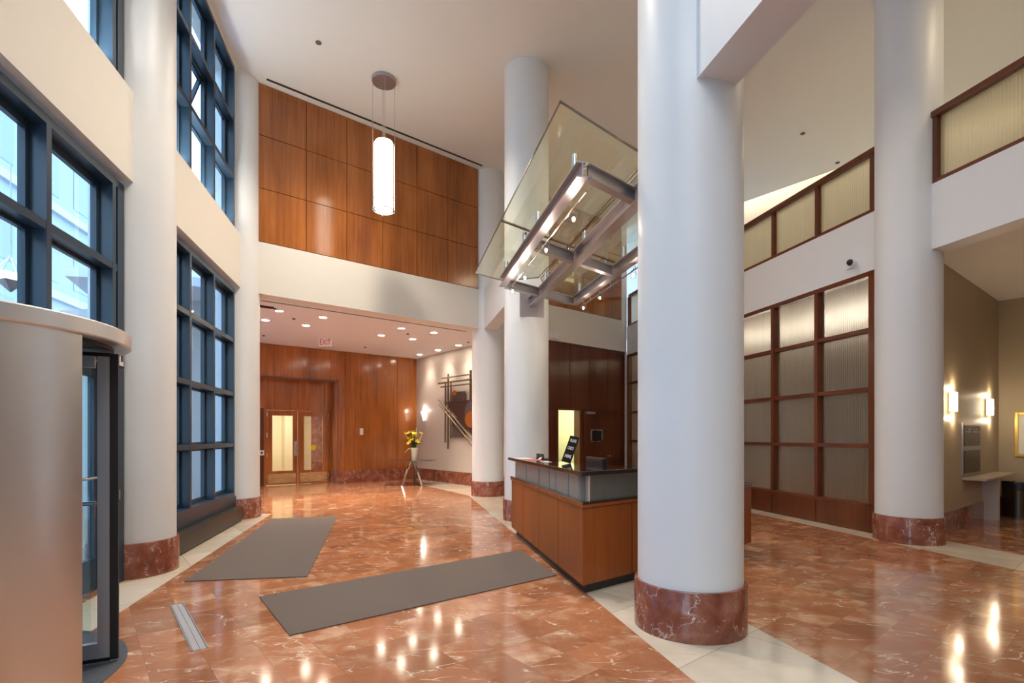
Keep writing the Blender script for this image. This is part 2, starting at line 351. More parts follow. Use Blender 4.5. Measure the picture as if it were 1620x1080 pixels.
M_ribD = ribbed('ribbed_desk_glass', tuple(uL), tint=(.68, .52, .38), fac=.35, diff=.85, rough=.12, freq=40)
M_ribE = ribbed('ribbed_desk_glass_front', tuple(uB), tint=(.40, .42, .40), diff=.3, fac=.35, rough=.12, freq=40)
M_lit = emission('lamp_glow', (1.0, .88, .68), 70)
M_lit2 = emission('halogen_glow', (1.0, .80, .66), 22)
M_shade = emission('lit_shade', (1.0, .90, .74), 3.6)
M_stile = pbr('stile_metal', (.42, .44, .46), .38, metal=.55)
M_brass = brushed('brass_plate', (.75, .58, .33), .25)
M_gold = pbr('gold_frame', (.75, .50, .12), .35, metal=.7)
M_paper = pbr('paper', (.85, .83, .78), .6)
M_red = pbr('red_paper', (.70, .10, .07), .5)

# ------------------------------------------------------------------ floor
f = MB(); f.box(-9, 16, -6.5, 19, -.12, 0); struct('floor', f, M_floor, smooth=False)
g = MB(); g.prism([(-60, -40), (60, -40), (60, 60), (-60, 60)], -.4, -.15); struct('floor_pavement', g, pbr('pavement', (.62, .63, .65), .8, noise=.1))
def strip(name, pts):
    m = MB(); m.prism(pts, -.004, .0015); struct(name, m, M_cream, smooth=False)
mid = lambda Y, o: (1.695-.2225*Y+o, Y)
strip('trim_1', [mid(-6, 0), mid(-6, .93), mid(12.5, .93), (-1.022, 12.28)])
strip('trim_2', [(-1.022, 12.28), (-2.636, 15.07), (-3.117, 17.05), (.2, 12.9)])
strip('trim_3', [L(-6), (-2.155+.2294*6, -6), (-2.155-.2294*9.4, 9.4), L(9.4)])
strip('trim_4', [R(15.3, .33), R(7.6, .33), R(-6, .33), (7.35+.2235*6, -6), (7.35-.2235*7.0, 7.0), R(7.2, -.1), R(15.3)])

# ------------------------------------------------------------------ ceilings
c = MB(); c.prism([L(-6.5, .05), (16.5, -6.5), (16.5, .9), (2.97, 17.55), (-1.2, 17.5), B(9.2, -.6)-uB*.6], CEIL, CEIL+.2)
struct('ceiling', c, M_ceil, smooth=False)
c = MB(); c.prism([B(8.2, -.35), B(12.9, -.35), V2(1.2, 13.5), V2(-3.0, 17.9), V2(-7.5, 14.5), V2(-10, 14.5), V2(-7, 8.2)], ALC, ALC+.15)
struct('ceiling_alcove', c, M_alc, smooth=False)

# ------------------------------------------------------------------ street wall: bands, windows
s = MB(); s.slab(L(-6.5, .06), L(9.2, .06), nL, .36, 3.87, 4.75); struct('wall_left', s, M_paint, smooth=False)
s = MB(); s.slab(L(-6.5, .0), L(9.2, .0), nL, .36, 7.44, CEIL+.2); struct('trim_5', s, M_paint, smooth=False)

def window(name, Y0, Y1, mull, zr, z0, z1, jw=.12, skip=None):
    """dark metal frame with deep mullions; Y0/Y1 jamb ends, mull = mullion Ys, zr = transom heights"""
    w = thing(name, (*L((Y0+Y1)/2), z0), kind='structure')
    fr = MB(); d = .16
    dy = .9747
    fr.slab(L(Y0), L(Y0+jw*dy), nL, d+.02, z0, z1); fr.slab(L(Y1-jw*dy), L(Y1), nL, d+.02, z0, z1)
    fr.slab(L(Y0), L(Y1), nL, d, z1-.07, z1); fr.slab(L(Y0), L(Y1), nL, d, z0, z0+.07)
    for y in mull: fr.slab(L(y-.03), L(y+.03), nL, d, z0+.07, z1-.07)
    for z in zr: fr.slab(L(Y0+jw*dy, -.003), L(Y1-jw*dy, -.003), nL, d-.006, z-.033, z+.033)
    # inner glazing beads
    ys = [Y0+jw*dy]+list(mull)+[Y1-jw*dy]
    for a, b in zip(ys[:-1], ys[1:]):
        fr.slab(L(a, -d+.05), L(a+.075, -d+.05), nL, .05, z0+.07, z1-.07); fr.slab(L(b-.075, -d+.05), L(b, -d+.05), nL, .05, z0+.07, z1-.07)
    for z in [z0+.07]+list(zr)+[z1-.07]:
        fr.slab(L(Y0+jw, -d+.045), L(Y1-jw, -d+.045), nL, .04, max(z0, z-.06), min(z1, z+.06))
    fr.build('window_frame', M_frame, w, smooth=False)
    p = MB(); p.slab(L(Y0, -d+.025), L(Y1, -d+.025), nL, .008, z0+.02, z1-.02); p.build('pane', M_glass, w, smooth=False)
    return w
ZL = [1.25, 2.08, 2.96]
window('window_1', 2.03, 5.06, [3.03, 3.954, 4.883], [2.98], 2.045, 3.81)
window('window_2', 5.50, 8.62, [5.83, 6.74, 7.64], ZL, .40, 3.81, jw=.06)
window('window_3', 2.03, 5.06, [3.03, 3.954, 4.883], [5.64, 6.57], 4.72, 7.47)
window('window_4', 5.50, 8.62, [5.83, 6.74, 7.64], [5.64, 6.57], 4.72, 7.47, jw=.06)
window('window_5', -6.4, 1.98, [-5.4, -4.5, -3.6, -2.7, -1.8, -.9, 0, .9], ZL, .40, 3.81)
window('window_6', -6.4, 1.98, [-5.4, -4.5, -3.6, -2.7, -1.8, -.9, 0, .9], [5.64, 6.57], 4.72, 7.47)
s = MB()
for a, b in ((5.2, 8.8), (-6.4, 1.98)): s.slab(L(a), L(b), nL, .2, 0, .40)
struct('trim_6', s, M_frame, smooth=False)
# opened hopper sash in the upper window
m = MB(); q = L(6.8, -.17); r_ = L(7.55, -.17); o1 = V2(-nL.x, -nL.y)*.28
for pt in (q, r_): m.bar((*pt, 6.5), (*(pt+o1), 5.75), .04, .05)
m.bar((*(q+o1), 5.75), (*(r_+o1), 5.75), .05, .04); m.bar((*q, 6.5), (*r_, 6.5), .05, .04)
t = thing('window_sash', (*q, 5.7), 'dark hopper sash tilted open outside the upper window between the two street-side columns', 'window sash')
m.build('sash_frame', M_frame, t, smooth=False)
# glass side door between drum and column (door_1)
d1 = thing('door_1', (*L(4.5), 0), kind='structure'); m = MB()
m.slab(L(3.97), L(4.05), nL, .16, 0, 2.07); m.slab(L(4.853), L(5.06), nL, .18, 0, 2.07)
m.build('door_frame', M_frame, d1, smooth=False)
m = MB(); m.slab(L(4.06, -.09), L(4.18, -.09), nL, .05, .02, 2.05); m.slab(L(4.73, -.09), L(4.85, -.09), nL, .05, .02, 2.05)
m.slab(L(4.18, -.09), L(4.73, -.09), nL, .05, .02, .30); m.slab(L(4.18, -.09), L(4.73, -.09), nL, .05, 1.93, 2.05)
m.build('door_leaf', M_frame, d1, smooth=False)
m = MB(); m.slab(L(4.18, -.11), L(4.73, -.11), nL, .008, .30, 1.93); m.build('pane', M_glass, d1, smooth=False)
m = MB(); m.tube([(*L(4.2, -.02), 1.03), (*L(4.72, -.02), 1.03)], .014); m.build('door_handle', M_chrome, d1)
# heater enclosure under window 2
m = MB(); m.slab(L(5.75, .13), L(8.60, .13), nL, .125, .03, .25)
h = m.build('radiator_cover', pbr('bronze_cover', (.045, .035, .028), .4, metal=.3), None, smooth=False, bevel=.008,
            label='long low dark metal heater cover on the floor under the street window', cat='radiator')
m = MB(); m.slab(L(5.8, .11), L(8.58, .11), nL, .10, 0, .03); m.build('plinth', M_black, h, smooth=False)

# ------------------------------------------------------------------ columns
def column(x, y, label, z1=CEIL):
    t = thing('column', (x, y, 0), label, 'column', 'white round lobby columns')
    m = MB(); m.lathe((x, y), [(.372, .34), (.372, z1+.02)], 96); m.build('shaft', M_col, t, origin=(x, y, 0))
    m = MB(); m.lathe((x, y), [(.398, 0), (.398, .335), (.391, .345), (.36, .345)], 96); m.build('base_ring', M_base, t, origin=(x, y, 0), label='red veined marble base ring')
    return t
column(1.316, 3.891, 'nearest and widest white column, standing free in front of the reception desk')
column(.244, 8.83, 'white column behind the left end of the desk, carrying the canopy beam')
column(-.566, 12.36, 'farthest centre column, left of the canopy column and beside the art wall')
column(-3.91, 5.42, 'near street-side column between the revolving door and the tall window')
column(-4.757, 9.03, 'far street-side column next to the wood-panelled bridge wall')
column(5.32, 7.04, 'white column at right between the frosted glass wall and the side alcove')

# beams on the centre column line
s = MB(); a = V2(1.316, 3.891); k = V2(.244, 8.83); uc = (k-a).normalized(); ncl = V2(-uc.y, uc.x)
s.prism([a-ncl*.15, a+ncl*.15, a+ncl*.15-uc*9, a-ncl*.15-uc*9], 3.80, 4.72); struct('trim_7', s, M_col, smooth=False)
s = MB(); b_ = V2(-.566, 12.36); ud = (b_-k).normalized(); nd = V2(-ud.y, ud.x)
s.prism([k-nd*.15, k+nd*.15, b_+nd*.15, b_-nd*.15], 3.84, 4.76); struct('trim_8', s, M_col, smooth=False)

# ------------------------------------------------------------------ back wall (oblique): band, upper wood
def panels(mb, fn, ys, zs, t=.02, gap=.012, off=0.0, n=nB):
    for y0, y1 in zip(ys[:-1], ys[1:]):
        for z0, z1 in zip(zs[:-1], zs[1:]):
            mb.slab(fn(y0+gap*.32, off+t), fn(y1-gap*.32, off+t), n, t, z0+gap/2, z1-gap/2)
def Byx(px): r = (px-CX)/F; return 15.43/(1.219-r)
s = MB(); s.slab(B(8.7), B(15.43), nB, .35, 3.86, 4.76); struct('wall_back', s, M_paint, smooth=False)
s = MB(); s.slab(B(8.7, -.06), B(15.43, -.06), nB, .25, 4.76, CEIL); s.slab(B(15.28), B(15.43), nB, .1, 4.76, CEIL)
struct('wall_back_upper', s, M_paint, smooth=False)
s = MB(); panels(s, B, [Byx(x) for x in (408, 485, 549, 606, 660, 708.5, 757)], [4.77, 5.70, 6.62, 7.515], off=-.04, t=.03)
s.slab(B(9.0, -.045), B(12.1, -.045), nB, .01, 4.765, CEIL); struct('trim_9', s, M_wood, smooth=False)
s = MB(); panels(s, B, [Byx(x) for x in (861, 887, 923, 958, 990.5)], [4.77, 5.70, 6.62, 7.515], off=-.04, t=.03)
s.slab(B(13.2, -.045), B(15.25, -.045), nB, .01, 4.765, CEIL); struct('trim_10', s, M_wood, smooth=False)
# grooves backing
# slot diffuser in the ceiling, parallel to the wood wall
a = P(422, 125, CEIL); b = P(763, 262, CEIL); m = MB(); m.bar((a.x, a.y, CEIL-.004), (b.x, b.y, CEIL-.004), .045, .008)
m.build('slot_diffuser', M_black, None, smooth=False, label='long thin black air slot in the high ceiling along the wood wall', cat='air vent')
# lower wood wall behind the desk (right of the centre columns)
zc = [.02, .9, 2.09, 2.97, 3.86]
s = MB(); s.slab(B(12.86, -.06), B(Byx(883), -.06), nB, .15, 0, 3.86); s.slab(B(Byx(883), -.06), B(Byx(917), -.06), nB, .15, 2.09, 3.86)
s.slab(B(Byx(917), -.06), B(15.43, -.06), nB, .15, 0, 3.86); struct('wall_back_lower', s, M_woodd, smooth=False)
s = MB(); panels(s, B, [Byx(870), Byx(903.4), Byx(934.4), Byx(963.3), Byx(990)], [2.10, 2.97, 3.85], off=-.06, t=.025)
panels(s, B, [Byx(870), Byx(883)], [.01, 2.09], off=-.06, t=.025); panels(s, B, [Byx(968), Byx(990)], [.01, 2.09], off=-.06, t=.025)
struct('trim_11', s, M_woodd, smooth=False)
s = MB(); s.slab(B(Byx(990)+.01), B(15.43), nB, .06, 0, 3.86); struct('trim_12', s, M_paint, smooth=False)
# office behind
o0 = B(13.3, -.21); o1_ = B(14.9, -.21); dp = -nB
M_office = pbr('office_paint', (.70, .72, .42), .6)
s = MB(); s.slab(o0+dp*2.0, o1_+dp*2.0, nB, .1, 0, 2.7); s.slab(o0, o0+dp*2, uB, .08, 0, 2.7); s.slab(o1_+dp*2, o1_, -uB, .08, 0, 2.7)
struct('wall_office', s, M_office, smooth=False)
s = MB(); s.prism([o0, o1_, o1_+dp*2, o0+dp*2], 2.7, 2.78); struct('ceiling_office', s, M_white, smooth=False)
pc = (o0+o1_)/2+dp*1.0; lamp('AREA', 'office_lamp', (pc.x, pc.y, 2.66), 45, (1, .98, .85), .8)
sh = thing('storage_shelf', (*(o0+dp*1.7+uB*1.0), 0), 'white office shelves on a black post seen through the open door', 'shelf')
m = MB(); m.bar((*(o0+dp*1.45+uB*.66), 0), (*(o0+dp*1.45+uB*.66), 2.3), .05, .05, (0, 1, 0)); m.bar((*(o0+dp*1.5+uB*.66), 1.47), (*(o0+dp*1.5+uB*1.5), 1.47), .05, .04); m.build('post', M_black, sh, smooth=False)
for z in (.45, 1.0, 1.55):
    m = MB(); m.prism([o0+dp*1.5+uB*.1, o0+dp*1.5+uB*2.0, o0+dp*1.98+uB*2.0, o0+dp*1.98+uB*.1], z, z+.035); m.build('shelf_board', M_white, sh, smooth=False)
# door: open opening + leaf folded flat against the wall
d3 = thing('door_2', (*B(14.2), 0), kind='structure')
m = MB(); m.slab(B(Byx(916), .03), B(Byx(920.5), .03), nB, .2, 0, 2.1); m.slab(B(Byx(881.5), .0), B(Byx(883.5), .0), nB, .2, 0, 2.1); m.slab(B(Byx(882), .0), B(Byx(920), .0), nB, .2, 2.08, 2.12)
m.build('door_frame', M_woodf, d3, smooth=False)
y0, y1 = Byx(921.5), Byx(966)
m = MB(); m.slab(B(y0, .035), B(y1, .035), nB, .045, .01, 2.07); m.build('door_leaf', M_woodd, d3, smooth=False)
ya, yb = Byx(932.5), Byx(951.5); za, zb = H+(HZ-699)/F*14.6, H+(HZ-679)/F*14.5
m = MB()
m.slab(B(ya, .05), B(ya+.03, .05), nB, .015, za, zb); m.slab(B(yb-.03, .05), B(yb, .05), nB, .015, za, zb)
m.slab(B(ya, .05), B(yb, .05), nB, .015, za, za+.035); m.slab(B(ya, .05), B(yb, .05), nB, .015, zb-.035, zb); m.build('window_frame', M_chrome, d3, smooth=False)
m = MB(); m.slab(B(ya+.03, .043), B(yb-.03, .043), nB, .008, za+.03, zb-.03); m.build('pane', M_black, d3, smooth=False)
yh = Byx(961); m = MB(); hp = B(yh, .035); zz = H-32/F*14.8
m.tube([(*hp, zz), (*(hp+nB*.06), zz)], .03, 16); m.tube([(*(hp+nB*.055), zz), (*(hp+nB*.055-uB*.14), zz)], .012); m.build('door_handle', M_chrome, d3)
m = MB(); m.slab(B(Byx(925), .09), B(Byx(938), .09), nB, .055, 1.99, 2.06); m.build('door_closer', M_steel2, d3, smooth=False)

# ------------------------------------------------------------------ alcove: wood door wall, art wall
def Wd(Y, off=0.0): return V2(1.24*Y-24.28, Y)+nW*off
uW = V2(1.24, 1).normalized(); nW = V2(uW.y, -uW.x)
def Wyx(px, o=24.28): return o/(1.24-(px-CX)/F)
RC = .22; ye = Wyx(531); zt = 2.99; dep = .44
s = MB()
# wall right of the recess with its rounded outside corner
e = Wd(ye); pts = []
for i in range(9):
    t = math.pi/2*i/8
    pts.append(e+uW*RC*(1-math.sin(t))-nW*RC*(1-math.cos(t)))
pts = pts+[e-nW*(dep+.1), Wd(17.07)-nW*(dep+.1), Wd(17.07)]
s.prism(pts, .36, ALC); s.slab(Wd(12.5), Wd(ye)+uW*.01, nW, dep+.1, zt, ALC)
struct('wall_back_alcove', s, M_wood, smooth=True)
s = MB()
zs = [.37, 1.25, 2.13, 3.0, 3.9]
panels(s, Wd, [ye+.17, Wyx(561), Wyx(596), Wyx(628), 17.05], zs, t=.012, gap=.010, n=nW)
panels(s, Wd, [12.8, Wyx(434), Wyx(479.5), Wyx(522.6), ye+.17], [3.03, 3.9], t=.012, gap=.010, n=nW)
struct('trim_13', s, M_wood, smooth=False)
s = MB(); s.slab(Wd(12.5, .03), Wd(ye-.02, .03), nW, .06, 2.96, 3.02); struct('trim_14', s, M_woodf, smooth=False)
# marble base
s = MB(); pts2 = []
e2 = Wd(ye)
for i in range(9):
    t = math.pi/2*i/8
    pts2.append(e2+uW*(RC*(1-math.sin(t)))-nW*RC*(1-math.cos(t)) + (nW*math.cos(t)-uW*math.sin(t))*.025*(1 if i < 9 else 0))
pts2 = [Wd(17.07)+nW*.025]+pts2+[e2-nW*dep-uW*.025, Wd(17.07)-nW*dep]
s.prism(pts2, 0, .36); struct('baseboard_back', s, M_base)
# door plane
def Dd(Y, off=0.0): return V2(1.24*(Y-.342)-24.28-.276, Y)+nW*off
def Dyx(px): return Wyx(px, 24.98)
s = MB(); s.slab(Dd(12.6), Dd(Dyx(418.5)), nW, .08, 0, 2.13); s.slab(Dd(Dyx(522.5)), Dd(Dyx(534)), nW, .08, 0, 2.13); s.slab(Dd(12.6), Dd(Dyx(534)), nW, .08, 2.13, 3.05)
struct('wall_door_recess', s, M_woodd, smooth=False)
s = MB(); panels(s, Dd, [13.2, Dyx(424), Dyx(471), Dyx(513), Dyx(530)], [2.16, 3.0], t=.014, n=nW); struct('trim_15', s, M_wood, smooth=False)
dd = thing('door_3', (*Dd(Dyx(471)), 0), kind='structure')
m = MB(); m.slab(Dd(Dyx(417), .02), Dd(Dyx(421), .02), nW, .1, 0, 2.16); m.slab(Dd(Dyx(520.5), .02), Dd(Dyx(524), .02), nW, .1, 0, 2.16); m.slab(Dd(Dyx(417), .02), Dd(Dyx(524), .02), nW, .1, 2.12, 2.17)
m.build('door_frame', M_wood, dd, smooth=False)
for (xa, xb, ga, gb) in ((421.3, 470.6, 430.8, 463.6), (471.4, 520.2, 480.8, 510.8)):
    ya, yb, yc, yd = Dyx(xa), Dyx(xb), Dyx(ga), Dyx(gb); m = MB(); t_ = .045
    m.slab(Dd(ya), Dd(yc), nW, t_, .015, 2.115); m.slab(Dd(yd), Dd(yb), nW, t_, .015, 2.115)
    m.slab(Dd(yc), Dd(yd), nW, t_, .015, .40); m.slab(Dd(yc), Dd(yd), nW, t_, 1.97, 2.115)
    lf = m.build('door_leaf', M_wood, dd, smooth=False)
    m = MB(); m.slab(Dd(yc, -.02), Dd(yd, -.02), nW, .006, .40, 1.97); m.build('pane', M_glass, lf, smooth=False)
    m = MB(); m.slab(Dd(ya+.03, .006), Dd(yb-.03, .006), nW, .006, .05, .33); m.build('kick_plate', M_brass, lf, smooth=False, label='brushed brass kick plate')
m = MB(); m.slab(Dd(Dyx(465), .012), Dd(Dyx(470), .012), nW, .012, .83, 1.24); m.build('push_plate', M_steel2, dd, smooth=False)
m = MB(); pth = Dd(Dyx(468), .012); m.tube([(*pth, .93), (*(pth+nW*.045), .95), (*(pth+nW*.045), 1.12), (*pth, 1.14)], .01); m.build('door_handle', M_chrome, dd)
for xh in (422, 519):
    for zh in (.25, .85, 1.42, 2.0):
        m = MB(); ph = Dd(Dyx(xh), .028); m.tube([(*ph, zh-.06), (*ph, zh+.06)], .010, 8); m.build('hinge', M_chrome, dd)
pr = Dd(Dyx(496), -.012); m = MB(); zs_ = H-18.5/F*15.5
ring = [(pr+nW*.001+uW*.085*math.cos(2*math.pi*i/24), zs_+.085*math.sin(2*math.pi*i/24)) for i in range(24)]
m.add([(*(q+nW*dz), z) for dz in (0, .003) for q, z in ring], [tuple(range(24)), tuple(range(47, 23, -1))]+[(i, (i+1) % 24, 24+(i+1) % 24, 24+i) for i in range(24)])
m.build('door_decal', pbr('yellow_sticker', (.85, .62, .02), .4), None, smooth=False, label='round yellow sticker on the right glass door pane', cat='sticker')
# elevator lobby behind the doors
e0 = Dd(13.6, -.1); e1 = Dd(16.4, -.1)
M_vest = pbr('vestibule_wall', (.80, .72, .50), .35)
s = MB(); s.slab(e0-nW*2.6, e1-nW*2.6, nW, .1, 0, 2.7); s.slab(e0, e0-nW*2.6, uW, .08, 0, 2.7); s.slab(e1-nW*2.6, e1, -uW, .08, 0, 2.7)
s.slab(e0-nW*2.2+uW*2.75, e0-nW*2.2+uW*3.1, nW, .4, 0, 2.7)
struct('wall_vestibule', s, M_vest, smooth=False)
s = MB(); s.prism([e0, e1, e1-nW*2.6, e0-nW*2.6], 2.7, 2.8); struct('ceiling_vestibule', s, M_white, smooth=False)
s = MB(); s.slab(e0-nW*2.55+uW*3.72, e0-nW*2.55+uW*4.4, nW, .05, 0, 2.3); s.slab(e0-nW*2.17+uW*3.1, e0-nW*2.17+uW*3.2, nW, .3, 0, 2.7)
struct('trim_16', s, M_base, smooth=False)
pc = (e0+e1)/2-nW*.9; lamp('AREA', 'vestibule_lamp', (pc.x, pc.y, 2.66), 70, WARM2, 1.0)
# art wall
def Ar(Y, off=0.0): return V2(10.54-.8*Y, Y)+nA*off
s = MB(); s.slab(Ar(17.07), Ar(12.75), nA, .2, 0, ALC); struct('wall_right_alcove', s, M_grey, smooth=False)
s = MB(); s.slab(Ar(17.03, .025), Ar(12.9, .025), nA, .024, 0, .36); struct('baseboard_right', s, M_base, smooth=False)
s = MB(); s.slab(Wd(11.0), V2(-4.9, 9.6), V2(.8, .6), .15, 0, ALC); struct('wall_left_alcove', s, M_grey, smooth=False)
# recess slot along alcove ceiling
a = P(413, 475, ALC); b = P(736.7, 524, ALC); m = MB(); m.bar((a.x, a.y, ALC), (b.x, b.y, ALC), .05, .012)
m.build('curtain_slot', pbr('slot_grey', (.22, .18, .17), .6), None, smooth=False, label='thin dark groove in the alcove ceiling behind the bridge beam', cat='ceiling slot')
# air vent at the alcove left
q = P(416, 481, ALC); v = thing('air_vent', (q.x, q.y, ALC), 'small black slatted air vent in the alcove ceiling by the left column', 'air vent')
m = MB()
for i in range(3): m.bar((q.x-.30, q.y-.10+i*.09, ALC-.004), (q.x+.10, q.y+.22+i*.09, ALC-.004), .035, .008)
m.build('slat', M_black, v, smooth=False)

# ------------------------------------------------------------------ right (frosted) wall
def Ryx(px): r = (px-CX)/F; return 6.83/(r+.2235)
YM = [7.52+i*.985 for i in range(9)]          # mullion centres
s = MB(); s.slab(R(15.43, 0), R(-6.4, 0), -nL, .30, 3.77, 4.60); struct('wall_right', s, M_col, smooth=False)
def fr_slab(mb, a, b, off, t, z0, z1): mb.slab(R(a, off), R(b, off), -nL, t, z0, z1)
w = thing('window_7', (*R(11), 0), kind='structure'); m = MB()
for y in YM[1:-1]: fr_slab(m, y-.032, y+.032, 0, .14, .40, 3.70)
fr_slab(m, 7.46, 7.56, 0, .14, 0, 3.77); fr_slab(m, 15.3, 15.42, 0, .14, 0, 3.77)
fr_slab(m, 7.5, 15.4, 0, .14, 3.70, 3.77)
for z in (1.25, 2.07, 2.93): fr_slab(m, 7.5, 15.4, -.01, .12, z-.03, z+.03)
fr_slab(m, 7.5, 15.4, 0, .14, .36, .42); m.build('window_frame', M_woodf, w, smooth=False)
m = MB()
for y0, y1 in zip(YM[:-1], YM[1:]): fr_slab(m, y0+.006, y1-.006, .003, .05, .0, .385)
m.build('wood_panel', M_woodd, w, smooth=False)
m = MB(); fr_slab(m, 7.5, 15.4, -.10, .008, .40, 3.72); m.build('pane', M_ribR, w, smooth=False)
# upper balustrade, left part and part right of the column
def balustrade(name, ya, yb, ms, label):
    t = thing(name, (*R((ya+yb)/2), 4.60), label, 'balustrade'); m = MB()
    for y in ms: fr_slab(m, y-.03, y+.03, -.01, .12, 4.60, 5.46)
    fr_slab(m, ya, yb, -.005, .13, 4.60, 4.65); m.build('post_frame', M_woodf, t, smooth=False)
    m = MB(); fr_slab(m, ya-.02, yb+.02, .012, .17, 5.44, 5.52); m.build('top_rail', M_woodf, t, smooth=False, bevel=.01)
    m = MB(); fr_slab(m, ya+.02, yb-.02, -.07, .008, 4.62, 5.46); m.build('pane', M_ribU, t, smooth=False, label='ribbed frosted glass panes')
balustrade('balustrade', 7.47, 15.3, YM, 'wood framed frosted glass balustrade on the upper floor left of the right column')
YR = [6.64, 6.64-.985, 6.64-2*.985, 6.64-3*.985]
balustrade('balustrade', -1.0, 6.66, YR+[2.7, 1.7, .7, -.3], 'wood framed frosted glass balustrade at the right edge, right of the column')
# floor slab of the upper level / lowered ceiling of the alcove
s = MB(); s.prism([R(15.43, -.3), R(-6.4, -.3), (16.5, -6.4), (16.5, 17.6), (4.0, 17.6)], 3.85, 4.60); struct('ceiling_right', s, M_ceil, smooth=False)
# side alcove walls
C0 = V2(5.62, 7.05); C1 = V2(8.86, 9.54); uC = (C1-C0).normalized(); nC = V2(uC.y, -uC.x)
s = MB(); s.slab(C0, C1, nC, .12, 0, 3.85); struct('wall_side_alcove', s, M_grey2, smooth=False)
D1_ = C1+V2(.628, -.778)*8; nD = V2(-.778, -.628)
s = MB(); s.slab(C1, D1_, nD, .12, 0, 3.85); struct('wall_far_right', s, M_grey2, smooth=False)
s = MB(); s.slab(C0+nC*.02, C1+nC*.02, nC, .02, 0, .3); s.slab(C1+nD*.02, D1_+nD*.02, nD, .02, 0, .3); struct('baseboard_side', s, M_base, smooth=False)
# room behind the frosted wall
s = MB(); s.slab(V2(6.0, 16.8), V2(10.9, 11.6), nD, .1, 0, 3.85); s.slab(V2(3.4, 15.6), V2(6.0, 16.8), V2(.4, -.9), .1, 0, 3.85); s.slab(V2(10.9, 11.7), V2(8.9, 9.6), V2(-.72, .69), .1, 0, 3.85)
struct('wall_store', s, pbr('store_wall', (.16, .13, .10), .7), smooth=False)
for (x, y) in ((7.0, 10.0), (6.9, 11.4), (6.2, 12.8), (5.5, 14.2)):
    lamp('AREA', 'store_uplight', (x, y, 3.0), 22, WARM2, 1.0, .5, target=(x+.01, y, 3.85))
# upstairs: cove and end wall
ce = V2(6.07, 13.7); uK = V2(.6285, -.7778); nK = V2(-.7778, -.6285)
s = MB(); s.slab(ce-uK*4.5-nK*.55, ce+uK*16.5-nK*.55, nK, .1, 4.6, 8.2); struct('wall_upper_right', s, M_ceil, smooth=False)
s = MB(); s.prism([ce-uK*4.5, ce+uK*16.5, ce+uK*16.5-nK*.6, ce-uK*4.5-nK*.6], 8.1, 8.2); s.slab(ce-uK*4.5+nK*.0, ce+uK*16.5, nK, .02, CEIL, 8.2)
struct('trim_17', s, M_ceil, smooth=False)
for i in range(4):
    q = ce+uK*(-1.8+2.2*i)-nK*.2
    lamp('AREA', 'cove_lamp', (q.x, q.y, 8.0), 8, WARM, 2.0, .1, target=(q.x-nK.x*.12, q.y-nK.y*.12, 4.6))
for (x, y) in ((7.2, 9.5), (6.5, 5.5), (7.5, 2.0)):  # lights added upstairs as warm backing for the balustrade glass
    lamp('AREA', 'balustrade_backlight', (x, y, 7.35), 20, WARM, .8)
# enclosure behind the photographer
s = MB(); s.box(-2, 16.6, -6.62, -6.5, 0, CEIL+.2); struct('wall_rear', s, M_paint, smooth=False)
s = MB(); s.box(16.5, 16.6, -6.5, 17.6, 0, CEIL+.7); struct('wall_far_side', s, M_paint, smooth=False)
lamp('AREA', 'aisle_fill', (9.5, 3.5, 3.8), 30, WARM, 1.2)  # added fill, out of view, for the side alcove

# ------------------------------------------------------------------ revolving door
RC_ = V2(-3.225, 2.865); RR = .927
rv = thing('revolving_door', (*RC_, 0), 'large brushed metal revolving door drum at the left edge of the lobby', 'revolving door')
m = MB(); m.lathe(RC_, [(RR-.01, 1.948), (RR, 1.955), (RR, 2.03), (RR-.01, 2.038)], 96); m.build('canopy', M_steel, rv)
m = MB(); m.arc(RC_, RR-.055, RR-.025, -2, -100, .006, 1.948, 48); m.build('drum_wall', M_steel, rv)
m = MB(); m.arc(RC_, RR-.045, RR-.035, 75, 103, .006, 1.948, 24); m.build('glass_drum_wall', M_glass, rv)
m = MB(); m.arc(RC_, RR-.055, RR-.045, 257, 200, .006, 1.948, 24); m.build('glass_drum_wall', M_glass, rv)
m = MB(); m.lathe(RC_, [(.035, .02), (.035, 1.94)], 20); m.build('centre_post', M_steel, rv)
m = MB(); m.lathe(RC_, [(RR-.09, 1.925), (RR-.09, 1.949)], 64); m.build('canopy_underside', M_rubber, rv)
for ang in (27, 117, 207, 297):
    d = V2(math.cos(math.radians(ang)), math.sin(math.radians(ang))); n = V2(-d.y, d.x)
    def wslab(mb, r0, r1, t, z0, z1): mb.prism([RC_+d*r0+n*t/2, RC_+d*r1+n*t/2, RC_+d*r1-n*t/2, RC_+d*r0-n*t/2], z0, z1)
    m = MB(); wslab(m, .04, .11, .04, .04, 1.885); wslab(m, .77, .83, .045, .04, 1.885); wslab(m, .11, .77, .04, .04, .13); wslab(m, .11, .755, .04, 1.815, 1.885)
    wg = m.build('door_wing', M_stile if ang == 27 else M_frame, rv, smooth=False)
    m = MB(); wslab(m, .11, .755, .008, .13, 1.815); m.build('pane', M_glass, wg, smooth=False)
    m = MB(); wslab(m, .83, .872, .03, .02, 1.905); wslab(m, .04, .83, .012, .012, .04); wslab(m, .04, .83, .012, 1.885, 1.91); m.build('brush_seal', M_rubber, wg, smooth=False)
    m = MB(); m.tube([(*(RC_+d*.18-n*.05), .99), (*(RC_+d*.77-n*.05), .99)], .013); m.build('push_bar', M_chrome, wg)
m = MB(); m.lathe(RC_, [(RR-.02, 0.0005), (RR-.02, .004)], 80)
m.build('entrance_mat', pbr('blue_grey_mat', (.075, .085, .10), .8, noise=.2, nscale=200), None, label='round dark blue-grey mat under the revolving door', cat='floor mat')
